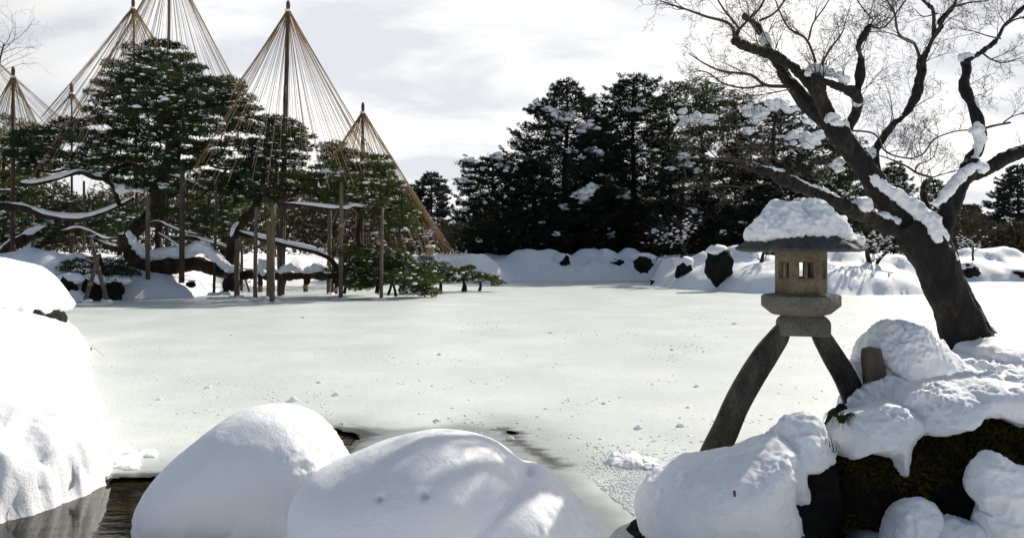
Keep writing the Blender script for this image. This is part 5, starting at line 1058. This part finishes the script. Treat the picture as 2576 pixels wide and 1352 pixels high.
# ------------------------------------------------------------------ garden sign, red marker
sg = empty('garden_sign', P(1081, 648, 62), 'small wooden box sign on a post with a snow roof, on the snowy bank', 'sign'); _pr = 62 / F
def box_at(name, cx, cy, z0, z1, wx, wy, mt, par):
    v = [(cx + sx * wx / 2, cy + sy * wy / 2, z) for z in (z0, z1) for sx, sy in ((-1, -1), (1, -1), (1, 1), (-1, 1))]
    return bevel(mesh_obj(name, v, [np.array([[0, 1, 5, 4], [1, 2, 6, 5], [2, 3, 7, 6], [3, 0, 4, 7], [4, 5, 6, 7], [3, 2, 1, 0]])], mt, par, smooth=False), .01)
_c = P(1081, 648, 62); box_at('post', _c[0], _c[1], _c[2] - .6, _c[2] + .28, .10, .10, MAT['planed_wood'], sg); box_at('board', _c[0], _c[1], _c[2] + .25, _c[2] + .78, .62, .35, MAT['planed_wood'], sg)
m = MB(); v = np.array([(sx * .42, sy * .3, z) for sx in (-1, 1) for sy, z in ((-1, .76), (0, .98), (1, .76))]) + _c; m.add(v, [np.array([[0, 3, 4, 1], [1, 4, 5, 2], [0, 2, 5, 3]]), np.array([[0, 1, 2], [3, 5, 4]])]); m.build('roof', MAT['planed_wood'], sg, smooth=False)
m = MB(); lumps(m, [_c + [0, 0, .93]], .5, .36, .17, ICO2, .1); m.build('snow_cap', MAT['snow'], sg)
rm = empty('red_marker', P(943, 634, 58), 'small red cloth marker on a stake behind the posts, at the top of the bank', 'marker'); _c = P(943, 634, 58)
m = MB(); tube(m, np.array([_c - [0, 0, .5], _c + [0, 0, .55]]), .03, 6); m.build('stake', MAT['planed_wood'], rm)
m = MB(); tube(m, np.array([_c - [0, 0, .05], _c + [0, 0, .1], _c + [.02, 0, .25], _c + [0, 0, .4]]), np.array([.20, .18, .12, .04]), 9); m.build('cloth', MAT['red_cloth'], rm)

# ------------------------------------------------------------------ snow clods and ice bits on the pond
m = MB(); n = 800; rr1 = np.random.default_rng(3); cl = rr1.uniform([60, 770], [2450, 1130], (70, 2)); px_ = cl[rr1.integers(0, 70, n)] + rr1.normal(0, 1, (n, 2)) * [46, 6] ; px_[:, 1] = np.maximum(px_[:, 1], 752)
dd_ = depth_of(px_[:, 1]); px_[:, 1] += rr1.normal(0, 1, n) * (dd_ < 20) * 5; dd_ = depth_of(px_[:, 1]); s = rr1.uniform(.004, .013, n) * (1 + dd_ * .03)
pt = np.column_stack([(px_[:, 0] - 1288) / F * dd_, dd_, np.full(n, .002)]); keep = ~((pt[:, 0] > 3.4 - 0 * dd_) & (dd_ < 9)) & ~((pt[:, 0] < -4) & (dd_ < 9)); lumps(m, pt[keep], s[keep] * 2.2, s[keep] * 1.6, s[keep] * .7, ICO1, .45)
n = 3200; q = rr1.normal(0, 1, (n, 2)) * [60, 45] + [1590, 1215]; dq = depth_of(q[:, 1]); pt = np.column_stack([(q[:, 0] - 1288) / F * dq, dq, np.full(n, .002)]); k_ = (q[:, 1] > 1120) & (q[:, 0] > 1455 + (q[:, 1] - 1180) * 1.2); s = rr1.uniform(.004, .016, n); lumps(m, pt[k_], s[k_] * 1.6, s[k_], s[k_] * .8, ICO1, .45)
tag(m.build('ice_crumbs', MAT['clod']), 'crumbs of snow and ice scattered over the frozen pond', 'ice crumbs', kind='stuff')
CH_ = [(846, 994, 9, 'near the crooked dark water line, left half of the pond'), (803, 962, 6, 'left of the pond centre, upper of two'), (1106, 892, 6, 'alone in the middle of the ice'), (1753, 972, 8, 'left of the lantern leg'), (1730, 1025, 5, 'below the round clod beside the lantern leg'), (1606, 1077, 10, 'flat one left of the lantern foot'), (1712, 1072, 10, 'flat one touching the lantern foot view'), (1283, 1103, 8, 'by the cracked dark line in the ice'), (738, 1008, 12, 'behind the right-lit boulder'), (862, 1066, 7, 'beside the open water behind the right-lit boulder'), (205, 990, 9, 'at the edge of the left snow bank'), (1385, 838, 5, 'far out in the middle'), (525, 975, 8, 'left part of the pond'), (400, 1005, 7, 'far left part of the pond'), (1100, 1058, 9, 'above the wide low boulder'), (1520, 1015, 6, 'between the crack and the lantern'), (1848, 815, 6, 'behind the lantern leg, far out'), (1690, 880, 5, 'upper right ice left of the lantern'), (583, 843, 5, 'distant left ice'), (763, 799, 5, 'close below the posts')]
for x, y, s_, w_ in CH_:
    d = depth_of(y); r = s_ * d / F; m = MB(); c = np.array([(x - 1288) / F * d, d, 0.]); lumps(m, [c + [0, 0, r * .1], c + [r * .7, r * .2, 0], c + [-r * .9, 0, 0]], [r, r * .5, r * .4], [r * .8, r * .5, r * .4], [r * .75, r * .35, r * .25], ICO2, .35); tag(m.build('snow_clod', MAT['clod'], origin=c), 'small snow clod ' + w_, 'snow clod', 'snow clods on the ice')
ml = MB(); c = P(1588, 1165, 0 + depth_of(1165)); c[2] = .0; lumps(ml, c + RNG.normal(0, 1, (22, 3)) * [.16, .12, .01], .12, .10, .06, ICO2, .4); blob(ml, [(1540, 1170), (1565, 1150), (1590, 1144), (1615, 1150), (1632, 1168), (1620, 1178), (1560, 1178)], depth_of(1165), .25)
tag(fuse(ml, .012, 1, lambda v, nr: billow(v * 20, 2, 4) * .007).build('snow_mound', MAT['near_snow'], origin=c), 'knobbly low heap of frozen snow on the ice left of the lantern boulder', 'snow mound')
ml = MB(); c = P(285, 1150, 9.3); c[2] = 0; lumps(ml, c + np.column_stack([RNG.uniform(-.35, .35, 26), RNG.normal(0, .22, 26), np.zeros(26)]), .14, .10, .05, ICO2, .4)
tag(fuse(ml, .014, 1, lambda v, nr: billow(v * 18, 2, 4) * .008).build('snow_mound', MAT['near_snow'], origin=c), 'flat frozen slush spread at the foot of the left snow bank', 'snow mound')
m = MB(); q = spline([P(160, 905, 12.2), P(175, 882, 12.1), P(205, 870, 12.0), P(232, 872, 12.0), P(262, 895, 12)], 20); tube(m, q, np.linspace(.005, .002, 20), 5); tube(m, spline([P(170, 890, 12.1), P(190, 884, 12), P(205, 888, 12)], 8), .0022, 4); m.add(P(228, 878, 12) + np.array([[-.02, 0, .03], [.02, 0, .02], [.01, .01, -.04]]), np.array([[0, 1, 2]]))
tag(m.build('dry_twig', MAT['twig'], origin=P(160, 905, 12.2)), 'thin arching dry twig with a leaf, sticking out of the left snow bank', 'twig')
